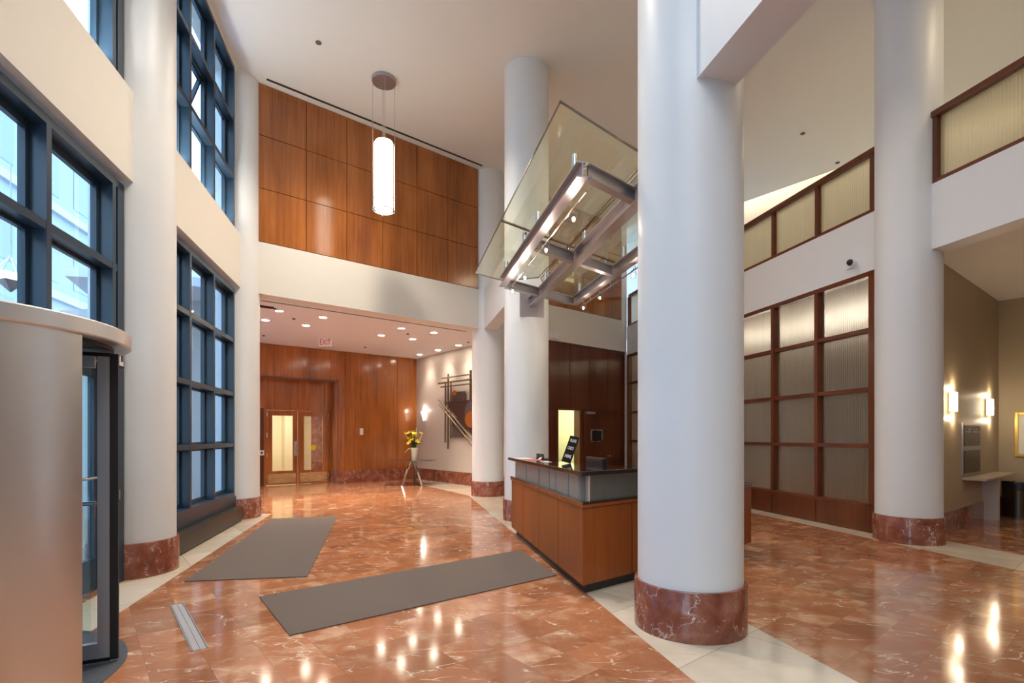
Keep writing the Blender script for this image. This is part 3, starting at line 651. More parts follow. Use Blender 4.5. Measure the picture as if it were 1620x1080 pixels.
# small fixtures on the jamb beside column A
def wallbox(name, fn, y, z, w, hgt, t, n, mat, label, cat, off=0):
    m = MB(); m.slab(fn(y-w/2, off+t), fn(y+w/2, off+t), n, t, z-hgt/2, z+hgt/2)
    o = m.build(name, mat, None, smooth=False, bevel=.003, label=label, cat=cat); return o
o = wallbox('card_reader', L, 4.975, H+(HZ-569)/F*4.98, .07, .12, .02, nL, M_white, 'small white wall device on the dark jamb under the revolving door canopy', 'wall device')
m = MB(); m.slab(L(4.955, .024), L(4.99, .024), nL, .004, H+(HZ-572)/F*4.98, H+(HZ-562)/F*4.98); m.build('button', M_black, o, smooth=False)
wallbox('door_switch', L, 4.95, H+(HZ-782)/F*4.95, .03, .09, .012, nL, M_steel2, 'narrow metal switch low on the dark jamb by the near street column', 'switch')

# ------------------------------------------------------------------ mats and grate
def ground_poly(name, px, mat, t, label, cat):
    pts = [V2(*P(x, y, t)[:2]) for x, y in px]; m = MB(); m.prism(pts, .0, t); return m.build(name, mat, None, smooth=False, bevel=.003, label=label, cat=cat)
o = ground_poly('door_mat', [(292, 918.5), (486, 911), (534, 816), (430, 820)], M_mat, .010, 'short grey carpet mat along the street window', 'mat')
o = ground_poly('runner_mat', [(410, 943), (458, 1004), (880, 909), (824, 869)], M_mat, .010, 'long grey carpet runner lying from the floor grate to the desk', 'mat')
ga = [P(268.6, 957.8), P(291, 954.7), P(330.3, 1024.6), P(302.2, 1030.7)]
M_track = pbr('track_metal', (.50, .50, .52), .4, metal=.3, noise=.2, nscale=60)
gt = thing('floor_grate', (ga[0]+ga[2])/2, 'narrow silver metal track plate set in the marble floor by the revolving door', 'floor plate')
def lerp(a, b, t): return a+(b-a)*t
for t0, t1, zt_, mt in ((0, .08, .007, M_stile), (.12, .50, .004, M_track), (.53, .88, .004, M_track), (.92, 1, .007, M_stile)):
    m = MB(); m.prism([lerp(ga[0], ga[1], t0)[:2], lerp(ga[0], ga[1], t1)[:2], lerp(ga[3], ga[2], t1)[:2], lerp(ga[3], ga[2], t0)[:2]], 0.0005, zt_)
    m.build('rail' if mt == M_stile else 'track_bar', mt, gt, smooth=False)

# ------------------------------------------------------------------ reception desk
K0 = V2(.62, 4.56); uE = V2(-.2136, 1).normalized(); nE = V2(-uE.y, uE.x)   # long side going away; nE points left (out)
uF = V2(1.25, 1).normalized(); nF = V2(uF.y, -uF.x)                          # front side going right; nF points to camera
LE = 3.0; LF = 2.95
dk = thing('reception_desk', (K0.x, K0.y, 0), 'angled reception desk in cherry wood with black granite top and glass band', 'reception desk')
def ring_poly(o, dw, le=LE, lf=LF, e_end=0.0, f_end=0.0):
    """L-shaped plan: o = outward offset of the faces, dw = depth inwards"""
    def corner(off):
        # intersection of the two offset face lines
        a = K0+nE*off; b = K0+nF*off; den = uE.x*uF.y-uE.y*uF.x
        t = ((b-a).x*uF.y-(b-a).y*uF.x)/den; return a+uE*t
    c_out = corner(o); c_in = corner(o-dw)
    e1_ = K0+uE*(le+e_end); f1_ = K0+uF*(lf+f_end)
    return [c_out, f1_+nF*o, f1_+nF*(o-dw), c_in, e1_+nE*(o-dw), e1_+nE*o]
m = MB(); m.prism(ring_poly(-.06, .5, e_end=-.06, f_end=-.06), 0, .10); m.build('kick_base', M_black, dk, smooth=False)
m = MB(); m.prism(ring_poly(-.012, .62), .10, .80); m.build('body', M_desk, dk, smooth=False)
# side panels and front panels
m = MB(); rY = [0, 1.08, 1.78, 2.42, 3.0]
cuts = [0.0]
for px in (883, 851.7, 827.7):
    # position along the long side where the groove shows
    r = (px-CX)/F; t = (K0.x-r*K0.y)/(r*uE.y-uE.x); cuts.append(t)
cuts.append(LE)
for a, b in zip(cuts[:-1], cuts[1:]):
    m.slab(K0+uE*(a+.008), K0+uE*(b-.008), nE, .012, .095, .765)
fc = [0, 1.0, 2.0, LF]
m.slab(K0+uF*.0, K0+uF*.66, nF, .012, .095, .765)
m.slab(K0+uF*.675, K0+uF*1.6, nF, .012, .095, .765); m.slab(K0+uF*1.61, K0+uF*LF, nF, .012, .095, .765)
m.build('face_panel', M_desk, dk, smooth=False, bevel=.002)
m = MB(); m.prism(ring_poly(.012, .66, e_end=.01, f_end=.01), .772, .80); m.build('wood_ledge', M_desk, dk, smooth=False)
m = MB(); m.prism(ring_poly(.015, .70, e_end=.012, f_end=.012), .80, .825); m.build('worktop', M_granite, dk, smooth=False, bevel=.003)
m = MB(); m.prism(ring_poly(.045, .36, e_end=.03, lf=1.60), 1.053, 1.092); m.build('counter_top', M_granite, dk, smooth=False, bevel=.004)
for a in [0.02, .55, .98, 1.22, 1.66, 2.28, 2.92]:
    m = MB(); m.slab(K0+uE*a-nE*.042, K0+uE*(a+.014)-nE*.042, nE, .02, .826, 1.052); m.build('glass_clip', M_stile, dk, smooth=False)
m = MB(); m.slab(K0+uE*.0-nE*.05, K0+uE*(LE-.04)-nE*.05, nE, .010, .825, 1.053); m.build('side_glass_band', M_ribD, dk, smooth=False)
m = MB(); m.slab(K0+uF*.0-nF*.05, K0+uF*1.56-nF*.05, nF, .010, .825, 1.053); m.build('front_glass_band', M_ribE, dk, smooth=False)
m = MB(); m.prism(ring_poly(-.20, .02, e_end=-.05, lf=1.55), .825, 1.053)
m.build('counter_riser', pbr('riser_grey', (.62, .57, .50), .4), dk, smooth=False)

def on_counter(px, z=1.092): 
    return None
CT = 1.092
def C(px, py): return P(px, py, CT)
# papers
def sheet(name, c, u, w, d, z, mat, label, cat='paper'):
    v = V2(-u.y, u.x); c = V2(c[0], c[1]); m = MB(); m.prism([c-u*w/2-v*d/2, c+u*w/2-v*d/2, c+u*w/2+v*d/2, c-u*w/2+v*d/2], z, z+.002)
    return m.build(name, mat, None, smooth=False, label=label, cat=cat)
def onE(a, inn): return K0+uE*a-nE*inn
sheet('paper', onE(2.62, .08), uE, .30, .21, CT+.0003, M_paper, 'white sheet of paper at the far end of the desk counter')
sheet('flyer', onE(2.12, .10), uE, .34, .20, CT+.0003, M_red, 'red printed flyer lying open on the desk counter', 'flyer')
sheet('paper', onE(1.62, .12), uE, .16, .10, CT+.0003, M_paper, 'small cream card on the counter in front of the leaning sign', 'card')
# letter tray
q = onE(2.35, .24); tr = thing('letter_tray', (*q, CT), 'black desk tray with white papers at the far end of the counter', 'tray')
m = MB(); m.slab(q+uE*.17, q-uE*.17, nE, .012, CT, CT+.07); m.bar((*(q+uE*.17), CT+.006), (*(q-uE*.17), CT+.006), .012, .012); m.prism([q-uE*.17, q+uE*.17, q+uE*.17-nE*.1, q-uE*.17-nE*.1], CT, CT+.01)
m.build('tray_body', M_black, tr, smooth=False)
m = MB(); m.add([(*(q-uE*.14+nE*.03), CT+.001), (*(q-uE*.02+nE*.03), CT+.001), (*(q-uE*.12-nE*.02), CT+.05)], [(0, 1, 2)]); m.build('folded_card', M_paper, tr, smooth=False)
# leaning sign
def textmesh(body, size, name='lettering'):
    cu = bpy.data.curves.new('lettering', 'FONT'); cu.body = body; cu.size = size; cu.align_x = 'CENTER'; cu.align_y = 'CENTER'; cu.extrude = .0008
    ob = bpy.data.objects.new('tmp', cu); COL.objects.link(ob); dg = bpy.context.evaluated_depsgraph_get(); me = bpy.data.meshes.new_from_object(ob.evaluated_get(dg))
    bpy.data.objects.remove(ob); o = bpy.data.objects.new(name, me); COL.objects.link(o); return o
q = onE(1.30, .16); sg = thing('counter_sign', (*q, CT), 'tall narrow black sign with white lettering leaning on the desk counter', 'sign')
# sign plane: faces the camera, leans back and to the right
pxs = [(888, 736), (902.5, 740), (913.5, 696), (902.5, 695.5)]
def atY(px, py, Y): return Vector(((px-CX)/F*Y, Y, H+(HZ-py)/F*Y))
Ys = q.y
cs = [atY(*pxs[0], Ys), atY(*pxs[1], Ys-.04), atY(*pxs[2], Ys+.10), atY(*pxs[3], Ys+.14)]
dz = cs[0].z-CT
cs = [c_-Vector((0, 0, min(cs[0].z, cs[1].z)-CT-.001)) for c_ in cs]
cs[2] = cs[1]+cs[3]-cs[0]
nn = (cs[1]-cs[0]).cross(cs[3]-cs[0]).normalized(); m = MB()
m.add(cs+[c_-nn*.006 for c_ in cs], [(0, 1, 2, 3), (7, 6, 5, 4), (0, 4, 5, 1), (1, 5, 6, 2), (2, 6, 7, 3), (3, 7, 4, 0)]); m.build('sign_board', pbr('matt_black', (.012, .010, .010), .8, spec=.1), sg, smooth=False)
from mathutils import Matrix
ux = (cs[1]-cs[0]).normalized(); uz = ((cs[3]-cs[0])-ux*(cs[3]-cs[0]).dot(ux)); hh = (cs[3]-cs[0]); wid = (cs[1]-cs[0]).length
for word, t in (('PLEASE', .82), ('CHECK', .53), ('HERE', .22)):
    o = textmesh(word, .042); o.data.materials.append(M_white)
    c_ = cs[0]+hh*t+ux*wid/2+nn*.002
    yv = hh.normalized(); mat4 = Matrix((( ux.x*.9, yv.x, nn.x, 0), (ux.y*.9, yv.y, nn.y, 0), (ux.z*.9, yv.z, nn.z, 0), (0, 0, 0, 1)))
    sc_ = min(1.0, wid*.8/max(.001, o.dimensions.x if o.dimensions.x else .15))
    xs = [v.co.x for v in o.data.vertices]; sc_ = wid*.72/(max(xs)-min(xs))
    o.data.transform(mat4 @ Matrix.Diagonal((sc_, 1.3, 1, 1)))
    o.parent = sg; o.location = c_-Vector(sg['_w'])
# monitor and keyboard tray behind the counter
q = onE(1.05, .52); mo = thing('computer_monitor', (*q, .825), 'black computer monitor behind the desk counter, low against the counter edge', 'monitor')
m = MB(); m.prism([q-uE*.25+nE*.02, q+uE*.25+nE*.02, q+uE*.25-nE*.03, q-uE*.25-nE*.03], .87, 1.165); m.build('screen', M_black, mo, smooth=False, bevel=.005)
m = MB(); m.prism([q-uE*.1+nE*.08, q+uE*.1+nE*.08, q+uE*.1-nE*.1, q-uE*.1-nE*.1], .825, .84); m.bar((*q, .83), (*q, .9), .05, .03, (0, 1, 0)); m.build('stand', M_black, mo, smooth=False)

# ------------------------------------------------------------------ canopy
A0 = V2(.575, 4.26); uM = V2(-.225, 1).normalized(); wv = V2(1.139, 1.04)
LM = 3.23
cn = thing('glass_canopy', (*(A0+uM*LM/2+wv*.5), 3.45), 'steel framed glass canopy hung at a tilt-free level over the reception desk', 'canopy')
cn['label'] = 'overhead canopy of steel beams and clear glass above the reception desk'
def ibeam(mb, a, b, w, z0, z1, fl=.012, web=.012):
    u = (b-a).normalized(); n = V2(-u.y, u.x)
    for za, zb, ww in ((z0, z0+fl, w), (z1-fl, z1, w), (z0+fl, z1-fl, web)):
        mb.prism([a+n*ww/2, b+n*ww/2, b-n*ww/2, a-n*ww/2], za, zb)
Z0, Z1 = 3.50, 3.63
for kk in (0, 1):
    m = MB(); ibeam(m, A0+wv*kk, A0+wv*kk+uM*LM, .10, Z0, Z1); m.build('side_beam', M_steel2, cn, smooth=False)
m = MB(); cA = A0+wv*.5; colF = V2(1.316, 3.891); colK = V2(.244, 8.83); uc2 = (colK-colF).normalized()
ibeam(m, colF+uc2*.36, colK-uc2*.36, .12, Z0-.02, Z1); m.build('centre_beam', M_steel2, cn, smooth=False)
m = MB(); m.prism([colK-uc2*.375+V2(uc2.y, -uc2.x)*.2, colK-uc2*.375-V2(uc2.y, -uc2.x)*.2, colK-uc2*.34-V2(uc2.y, -uc2.x)*.2, colK-uc2*.34+V2(uc2.y, -uc2.x)*.2], 3.32, 3.80)
m.build('mounting_plate', M_steel2, cn, smooth=False)
for t in (0.0, .515, 1.0):
    for h0, h1 in ((.04, .47), (.53, .96)):
        m = MB(); o_ = A0+uM*LM*t; ibeam(m, o_+wv*h0, o_+wv*h1, .08, Z0, Z1-.005); m.build('cross_beam', M_steel2, cn, smooth=False)
GZ = 3.78
for t in (.06, .42, .60, .92):
    for kk in (0, .5, 1):
        q = A0+uM*LM*t+wv*kk; m = MB(); m.tube([(*q, Z1-.01), (*q, GZ)], .028, 16); m.build('standoff', M_chrome, cn)
uX = wv.normalized()
g0 = V2(.343, 3.74); LG = 4.05; WG = 2.28
tm = 2.12
def glass_panel(a0, a1, w0, w1, notch=0):
    pts = [g0+uM*a0+uX*w0, g0+uM*a0+uX*w1, g0+uM*a1+uX*w1, g0+uM*a1+uX*w0]
    if notch == 1: pts = [pts[0], pts[1], g0+uM*(a1-.55)+uX*w1, g0+uM*(a1-.0)+uX*(w1-.55), pts[3]]
    if notch == -1: pts = [pts[0], pts[1], pts[2], g0+uM*(a1)+uX*(w0+.42), g0+uM*(a1-.55)+uX*w0]
    m = MB(); m.prism(pts, GZ, GZ+.012); p = m.build('glass_panel', M_cglass, cn, smooth=False)
    m = MB(); n = len(pts); c0 = sum(pts, V2(0, 0))/n
    for i in range(n):
        a, b = pts[i], pts[(i+1) % n]; u = (b-a).normalized(); nn_ = V2(-u.y, u.x)
        if (c0-a).dot(nn_) < 0: nn_ = -nn_
        m.prism([a-nn_*.001, b-nn_*.001, b+nn_*.005, a+nn_*.005], GZ-.002, GZ+.015)
    m.build('glass_edge', M_edge, p, smooth=False)
glass_panel(0, tm-.01, 0, WG/2-.02); glass_panel(tm+.01, LG, 0, WG/2-.02, 1)
glass_panel(0, tm-.01, WG/2+.02, WG); glass_panel(tm+.01, LG, WG/2+.02, WG, -1)
# light rails and spotlights
M_bulbglass = glass('bulb_glass', (1, .97, .95))
for kk, sgn in ((0, .10), (1, .09)):
    m = MB(); q0 = A0+wv*kk+uX*sgn*(1 if kk == 0 else 1)+uM*.1; q1 = q0+uM*(LM-.2)
    m.tube([(*q0, 3.46), (*q1, 3.46)], .008, 8)
    for t in (.12, .35, .6, .85): a = q0.lerp(q1, t); m.tube([(*a, 3.46), (*a, 3.51)], .006, 6)
    m.build('light_rail', M_chrome, cn)
def spotlight(px, py, label):
    q = P(px, py, 3.37); t = thing('spotlight', (q.x, q.y, 3.32), label, 'spotlight', 'halogen spotlights under the canopy')
    m = MB(); m.tube([(q.x, q.y, 3.45), (q.x, q.y, 3.42)], .006, 8); m.tube([(q.x, q.y, 3.425), (q.x+.03, q.y, 3.415), (q.x+.032, q.y, 3.36)], .003, 6); m.tube([(q.x, q.y, 3.425), (q.x-.03, q.y, 3.415), (q.x-.032, q.y, 3.36)], .003, 6)
    m.build('bracket', M_chrome, t)
    m = MB(); m.lathe(q, [(.031, 3.33), (.034, 3.36), (.026, 3.39)], 20, ) ; m.build('glass_cup', M_bulbglass, t)
    m = MB(); m.ball((q.x, q.y, 3.36), .014, 12, 8, 1.4); m.build('bulb', M_lit2, t)
    lamp('POINT', 'spotlight_light', (q.x, q.y, 3.31), 2.6, (1.0, .80, .66), .015)
for px, py, lb in [(907.5, 344.5, 'halogen spotlight under the canopy, highest in view beside the left beam'),
                   (864, 394, 'halogen spotlight at the middle of the canopy left rail, near the crossbeam'),
                   (830.4, 438, 'halogen spotlight third along the canopy left rail, just above the last one'),
                   (811, 459, 'halogen spotlight at the far lower left corner of the canopy'),
                   (1002, 434, 'halogen spotlight on the right canopy rail beside the nearest column'),
                   (949, 470, 'halogen spotlight in the middle of the canopy right rail, against the wood wall'),
                   (923, 486, 'halogen spotlight lowest on the canopy right rail, at its far corner')]:
    spotlight(px, py, lb)

# ------------------------------------------------------------------ pendant lamp
px_, py_ = -2.2, 9.0
pt = thing('pendant_lamp', (px_, py_, 5.24), 'tall glowing white cylinder pendant hanging from the high ceiling before the wood wall', 'pendant lamp')
m = MB(); m.lathe((px_, py_), [(.20, CEIL-.06), (.205, CEIL-.05), (.205, CEIL)], 48); m.build('ceiling_plate', M_steel2, pt)
m = MB()
for i in range(4):
    a = math.radians(20+90*i); x, y = px_+.185*math.cos(a), py_+.185*math.sin(a)
    m.tube([(x, y, CEIL-.05), (x, y, 6.42)], .005, 6)
m.tube([(px_, py_, CEIL-.05), (px_, py_, 6.42)], .006, 6)
m.build('cable', M_chrome, pt)
m = MB(); m.lathe((px_, py_), [(.001, 5.27), (.145, 5.27), (.155, 5.29), (.155, 6.42), (.145, 6.44), (.001, 6.44)], 48); m.build('lamp_shade', M_shade, pt)
m = MB()
for i in range(4):
    a = math.radians(20+90*i); x, y = px_+.18*math.cos(a), py_+.18*math.sin(a); m.bar((x, y, 5.24), (x, y, 6.44), .014, .014, (0, 1, 0))
for z in (5.45, 5.26): m.lathe((px_, py_), [(.172, z), (.180, z), (.180, z+.012), (.172, z+.012)], 48, closed=True)
m.bar((px_-.17, py_-.06, 5.25), (px_+.17, py_+.06, 5.25), .012, .012); m.bar((px_-.06, py_+.17, 5.25), (px_+.06, py_-.17, 5.25), .012, .012)
m.tube([(px_, py_, 5.20), (px_, py_, 5.26)], .014, 8); m.build('cage', M_chrome, pt)

# ------------------------------------------------------------------ downlights, detectors
def downlight(px, py, label, aim=None):
    q = P(px, py, ALC); t = thing('downlight', (q.x, q.y, ALC-.02), label, 'downlight', 'recessed downlights in the alcove ceiling')
    m = MB(); m.lathe(q, [(.075, ALC-.012), (.10, ALC-.008), (.10, ALC), (.075, ALC)], 28, closed=True); m.build('trim_ring', M_white, t)
    m = MB(); m.lathe(q, [(.074, ALC-.010), (.074, ALC-.004)], 24); m.build('lens', M_lit, t)
    tg = (q.x, q.y, 0) if aim is None else aim
    lamp('SPOT', 'downlight_light', (q.x, q.y, ALC-.03), 150 if aim is None else 75, WARM2, .05 if aim is None else .12, target=tg, spot=110 if aim is None else 85, blend=1.0)
for px, py, lb in [(441.8, 491, 'downlight nearest the bridge beam at the left, above the entry doors'),
                   (420, 505.6, 'leftmost downlight in the alcove ceiling, touching the left column in view'),
                   (511, 501.3, 'downlight directly above and in front of the red exit sign'),
                   (484, 514.2, 'downlight just left of the exit sign'),
                   (634.9, 518.7, 'downlight in the middle of the right cluster, nearest the bridge beam'),
                   (603.3, 529.8, 'leftmost downlight of the right cluster'),
                   (686.2, 525.6, 'rightmost downlight of the right cluster, near the centre column'),
                   (652.9, 535.8, 'lowest downlight of the right cluster')]:
    downlight(px, py, lb)
for px, py, lb in [(663.8, 560.4, 'wall-washing downlight nearest the corner with the wood wall'),
                   (692.7, 553.3, 'middle wall-washing downlight above the art wall'),
                   (725.6, 545.6, 'wall-washing downlight directly above the wall sculpture')]:
    q = P(px, py, ALC); downlight(px, py, lb, aim=(q.x+.45, q.y+.35, 1.4))
def dot(px, py, z, label, r=.035):
    q = P(px, py, z); m = MB(); m.lathe(q, [(r*.6, z-.02), (r, z-.012), (r, z)], 20)
    m.build('sprinkler_head', pbr('sprinkler_grey', (.12, .10, .10), .5), None, label=label, cat='sprinkler')
dot(465, 503.8, ALC, 'dark sprinkler head between the two left pairs of downlights')
dot(417, 530.4, ALC, 'dark sprinkler head at the left end of the alcove ceiling')
dot(645, 527.8, ALC, 'dark sprinkler head inside the right cluster of downlights')
dot(577.8, 548.9, ALC, 'dark sprinkler head in the alcove ceiling between exit sign and sculpture')
dot(741, 541, ALC, 'dark sprinkler head at the right end of the alcove ceiling by the column')
dot(504, 67, CEIL, 'dark round fixture in the high ceiling, left of the pendant plate', .045)
dot(1270, 211, CEIL, 'dark round fixture in the high ceiling above the upper balustrade', .045)
dot(1325, 257, CEIL, 'small dark fixture in the ceiling just over the balustrade rail', .045)
# exit sign
q = P(514.5, 535, ALC-.01); ex = thing('exit_sign', (q.x, q.y, ALC-.23), 'red on white EXIT sign hanging from the alcove ceiling', 'exit sign')
m = MB(); w2 = .165; m.box(q.x-w2, q.x+w2, q.y, q.y+.03, ALC-.215, ALC-.015); m.build('sign_panel', pbr('exit_panel', (.80, .62, .58), .5, emit=(1, .72, .66), es=.12), ex, smooth=False)
m = MB(); m.box(q.x-.04, q.x+.04, q.y+.005, q.y+.025, ALC-.015, ALC); m.build('bracket', M_white, ex, smooth=False)
o = textmesh('EXIT', .19); o.data.materials.append(pbr('exit_red', (.45, .012, .01), .6, spec=.1))
xs = [v.co.x for v in o.data.vertices]; sc_ = .28/(max(xs)-min(xs)); o.data.transform(Matrix.Rotation(math.pi/2, 4, 'X') @ Matrix.Diagonal((sc_, 1.1, 1, 1)))
o.parent = ex; o.location = Vector((q.x, q.y-.006, ALC-.115))-Vector(ex['_w'])

# ------------------------------------------------------------------ table and flowers
tb = V2(-2.84, 14.95)
tt = thing('side_table', (*tb, 0), 'dark glass-topped table on splayed steel legs in the alcove', 'table')
m = MB(); m.lathe(tb, [(.66, .695), (.69, .705), (.69, .712), (.66, .718)], 64); m.build('table_top', pbr('smoked_glass', (.05, .045, .045), .05, coat=.6), tt)
m = MB(); m.lathe(tb, [(.30, .675), (.40, .695)], 40); m.build('under_plate', M_steel2, tt)
for fx, fy in ((-3.08, 14.68), (-2.54, 14.70), (-2.85, 15.4)):
    m = MB(); d = V2(fx, fy)-tb; m.bar((*(tb+d*.18), .69), (fx, fy, 0.0), .06, .035); m.build('leg', M_chrome, tt, smooth=False)
vb = V2(-2.78, 14.9)
vs = thing('flower_vase', (*vb, .718), 'tall tapered white vase of yellow lilies on the dark table', 'vase of flowers')
m = MB(); m.lathe(vb, [(.065, .718), (.07, .725), (.105, 1.06), (.098, 1.06), (.06, .76)], 32); m.build('vase', pbr('cream_ceramic', (.80, .74, .60), .25), vs)
M_leaf = pbr('leaf_green', (.06, .14, .03), .5); M_petal = pbr('yellow_petal', (.85, .60, .03), .5, noise=.15, nscale=30); M_bud = pbr('pale_blossom', (.72, .62, .22), .6)
stems = MB(); leaves = MB()
def petal(mb, c, d, up, ln, w):
    d = d.normalized(); s_ = d.cross(up).normalized(); n_ = s_.cross(d)
    pts = [c, c+d*ln*.35+s_*w/2+n_*ln*.10, c+d*ln*.75+s_*w*.35+n_*ln*.06, c+d*ln-n_*ln*.10, c+d*ln*.75-s_*w*.35+n_*ln*.06, c+d*ln*.35-s_*w/2+n_*ln*.10, c+d*ln*.5+n_*ln*.16]
    mb.add(pts, [(0, 1, 6), (1, 2, 6), (2, 3, 6), (3, 4, 6), (4, 5, 6), (5, 0, 6)])
top = Vector((vb.x, vb.y, 1.05))
for i in range(24):
    a = random.uniform(0, 2*math.pi); rr = random.uniform(.03, .22); hz_ = random.uniform(.10, .46)
    e = top+Vector((rr*math.cos(a), rr*math.sin(a), hz_)); stems.tube([top-Vector((0, 0, .2)), top.lerp(e, .5)+Vector((0, 0, .04)), e], .005, 5)
    fl_ = MB(); ax = (e-top+Vector((0, 0, .05))).normalized()
    ref = Vector((1, 0, 0)) if abs(ax.x) < .8 else Vector((0, 1, 0)); u1 = ax.cross(ref).normalized(); u2 = ax.cross(u1)
    for k_ in range(6):
        t = 2*math.pi*k_/6+i; dd_ = (u1*math.cos(t)+u2*math.sin(t))*1.0+ax*.55; petal(fl_, e, dd_, ax, random.uniform(.09, .125), .05)
    fl_.build('lily', M_petal, vs, smooth=False)
for i in range(24):
    a = random.uniform(0, 2*math.pi); ln = random.uniform(.16, .42); el = random.uniform(.15, 1.1)
    d = Vector((math.cos(a)*math.cos(el), math.sin(a)*math.cos(el), math.sin(el))); petal(leaves, top+Vector((0, 0, .02)), d, Vector((0, 0, 1)), ln, .035 if i % 3 else .06)
leaves.build('foliage', M_leaf, vs, smooth=False); stems.build('stem', M_leaf, vs)
m = MB()
for (dx, dz_, ln) in ((.06, .40, .28), (-.28, .34, .2), (.24, .34, .16), (-.05, .30, .26)):
    base = top+Vector((dx*.3, 0, .05)); tip = top+Vector((dx, .0, dz_+ln*.6)); m.tube([base, base.lerp(tip, .6), tip], [.006, .016, .008], 8)
m.tube([top, top+Vector((-.16, -.02, -.02)), top+Vector((-.27, -.03, -.14))], [.008, .018, .006], 8)
m.build('flower_spike', M_bud, vs)
# wall devices in the alcove
m = MB(); y_ = Wyx(571.5); zt2 = H+(HZ-682.5)/F*y_; m.slab(Wd(y_-.035, .03), Wd(y_+.035, .03), nW, .03, zt2-.10, zt2+.10)
m.build('thermostat', M_white, None, smooth=False, bevel=.004, label='small white control box on the wood wall right of the entry doors', cat='thermostat')
m = MB(); y_ = Dyx(413.6); zt2 = H+(HZ-716)/F*y_; m.slab(Dd(y_-.04, .03), Dd(y_+.04, .03), nW, .03, zt2-.07, zt2+.07)
o = m.build('card_reader', M_white, None, smooth=False, bevel=.004, label='white card reader beside the left entry door leaf', cat='card reader')
m = MB(); m.slab(Dd(y_-.015, .034), Dd(y_+.015, .034), nW, .004, zt2-.03, zt2+.03); m.build('sensor', M_black, o, smooth=False)
# wall sconce (half cone) on the art wall
y_ = 10.54/(.8+(672.5-CX)/F); q = Ar(y_, .0); z_ = 2.0
sc = thing('wall_sconce', (*q, z_-.3), 'slender cone wall light glowing left of the wall sculpture', 'wall light')
m = MB(); cc = q+nA*.05; m.lathe(cc, [(.018, 1.88), (.055, 2.03), (.09, 2.16), (.082, 2.16), (.02, 1.9)], 20); m.build('lamp_shade', M_shade, sc)
m = MB(); m.lathe(cc, [(.002, 1.64), (.016, 1.80), (.019, 1.89)], 12); m.bar((*q, 1.86), (*cc, 1.86), .02, .03); m.build('stem', M_chrome, sc)
lamp('POINT', 'sconce_light', (cc.x+nA.x*.02, cc.y+nA.y*.02, 2.22), 3, WARM2, .04)
# wall sculpture
def arp(px, py, off):
    """point of the art wall (at a standoff) seen at this pixel"""
    r = (px-CX)/F; p0 = Ar(15, off); t = (r*p0.y-p0.x)/(uA.x-r*uA.y); q = p0+uA*t; return Vector((q.x, q.y, H+(HZ-py)/F*q.y))
def z45(x, y): return (680+x/7.2, 580+y/7.2)
M_bronze = pbr('patina_bronze', (.17, .12, .07), .4, metal=.6); M_plate = pbr('brown_plate', (.10, .055, .05), .35, metal=.5); M_gplate = pbr('grey_plate', (.16, .13, .13), .4, metal=.5); M_copper = pbr('copper_disc', (.55, .20, .05), .3, metal=.6)
c_ = arp(735, 650, .0); sw = thing('wall_sculpture', (c_.x, c_.y, 1.0), 'abstract metal wall sculpture of crossed rods, plates and copper discs', 'sculpture')
def rod(a, b, off, w):
    m = MB(); m.tube([arp(*z45(*a), off), arp(*z45(*b), off)], w, 8); m.build('rod', M_bronze, sw)
for a, b, off, w in [((178, 175), (175, 862), .10, .024), ((210, 80), (206, 935), .12, .028), ((240, 170), (240, 812), .08, .022), ((464, 40), (464, 375), .10, .034), ((405, 300), (402, 800), .08, .02),
                     ((135, 133), (470, 83), .15, .020), ((98, 190), (640, 120), .15, .026), ((125, 232), (640, 172), .14, .020),
                     ((100, 375), (640, 1010), .16, .018), ((102, 425), (640, 1085), .18, .022), ((560, 60), (560, 500), .1, .03)]:
    rod(a, b, off, w)
def plate(name, pts, off, mat, t=.015):
    m = MB(); ps = [arp(*z45(*p), off) for p in pts]; n = len(ps); d = Vector((nA.x, nA.y, 0))*t
    m.add(ps+[p+d for p in ps], [tuple(range(n)), tuple(range(2*n-1, n-1, -1))]+[(i, (i+1) % n, n+(i+1) % n, n+i) for i in range(n)]); m.build(name, mat, sw, smooth=False)
plate('grey_plate', [(257, 290), (405, 278), (405, 380), (257, 392)], .05, M_gplate)
plate('grey_plate', [(257, 580), (405, 580), (405, 805), (257, 803)], .05, M_gplate)
plate('triangle_plate', [(168, 402), (640, 362), (640, 950), (560, 870)], .10, M_plate)
def disc(cx_, cy_, rx, ry, off, mat, name, n=28): plate(name, [(cx_+rx*math.cos(2*math.pi*i/n), cy_+ry*math.sin(2*math.pi*i/n)) for i in range(n)], off, mat)
disc(284, 298, 24, 30, .09, M_copper, 'copper_disc'); disc(480, 520, 78, 130, .125, M_gplate, 'grey_disc'); disc(470, 600, 66, 92, .145, M_copper, 'copper_disc')

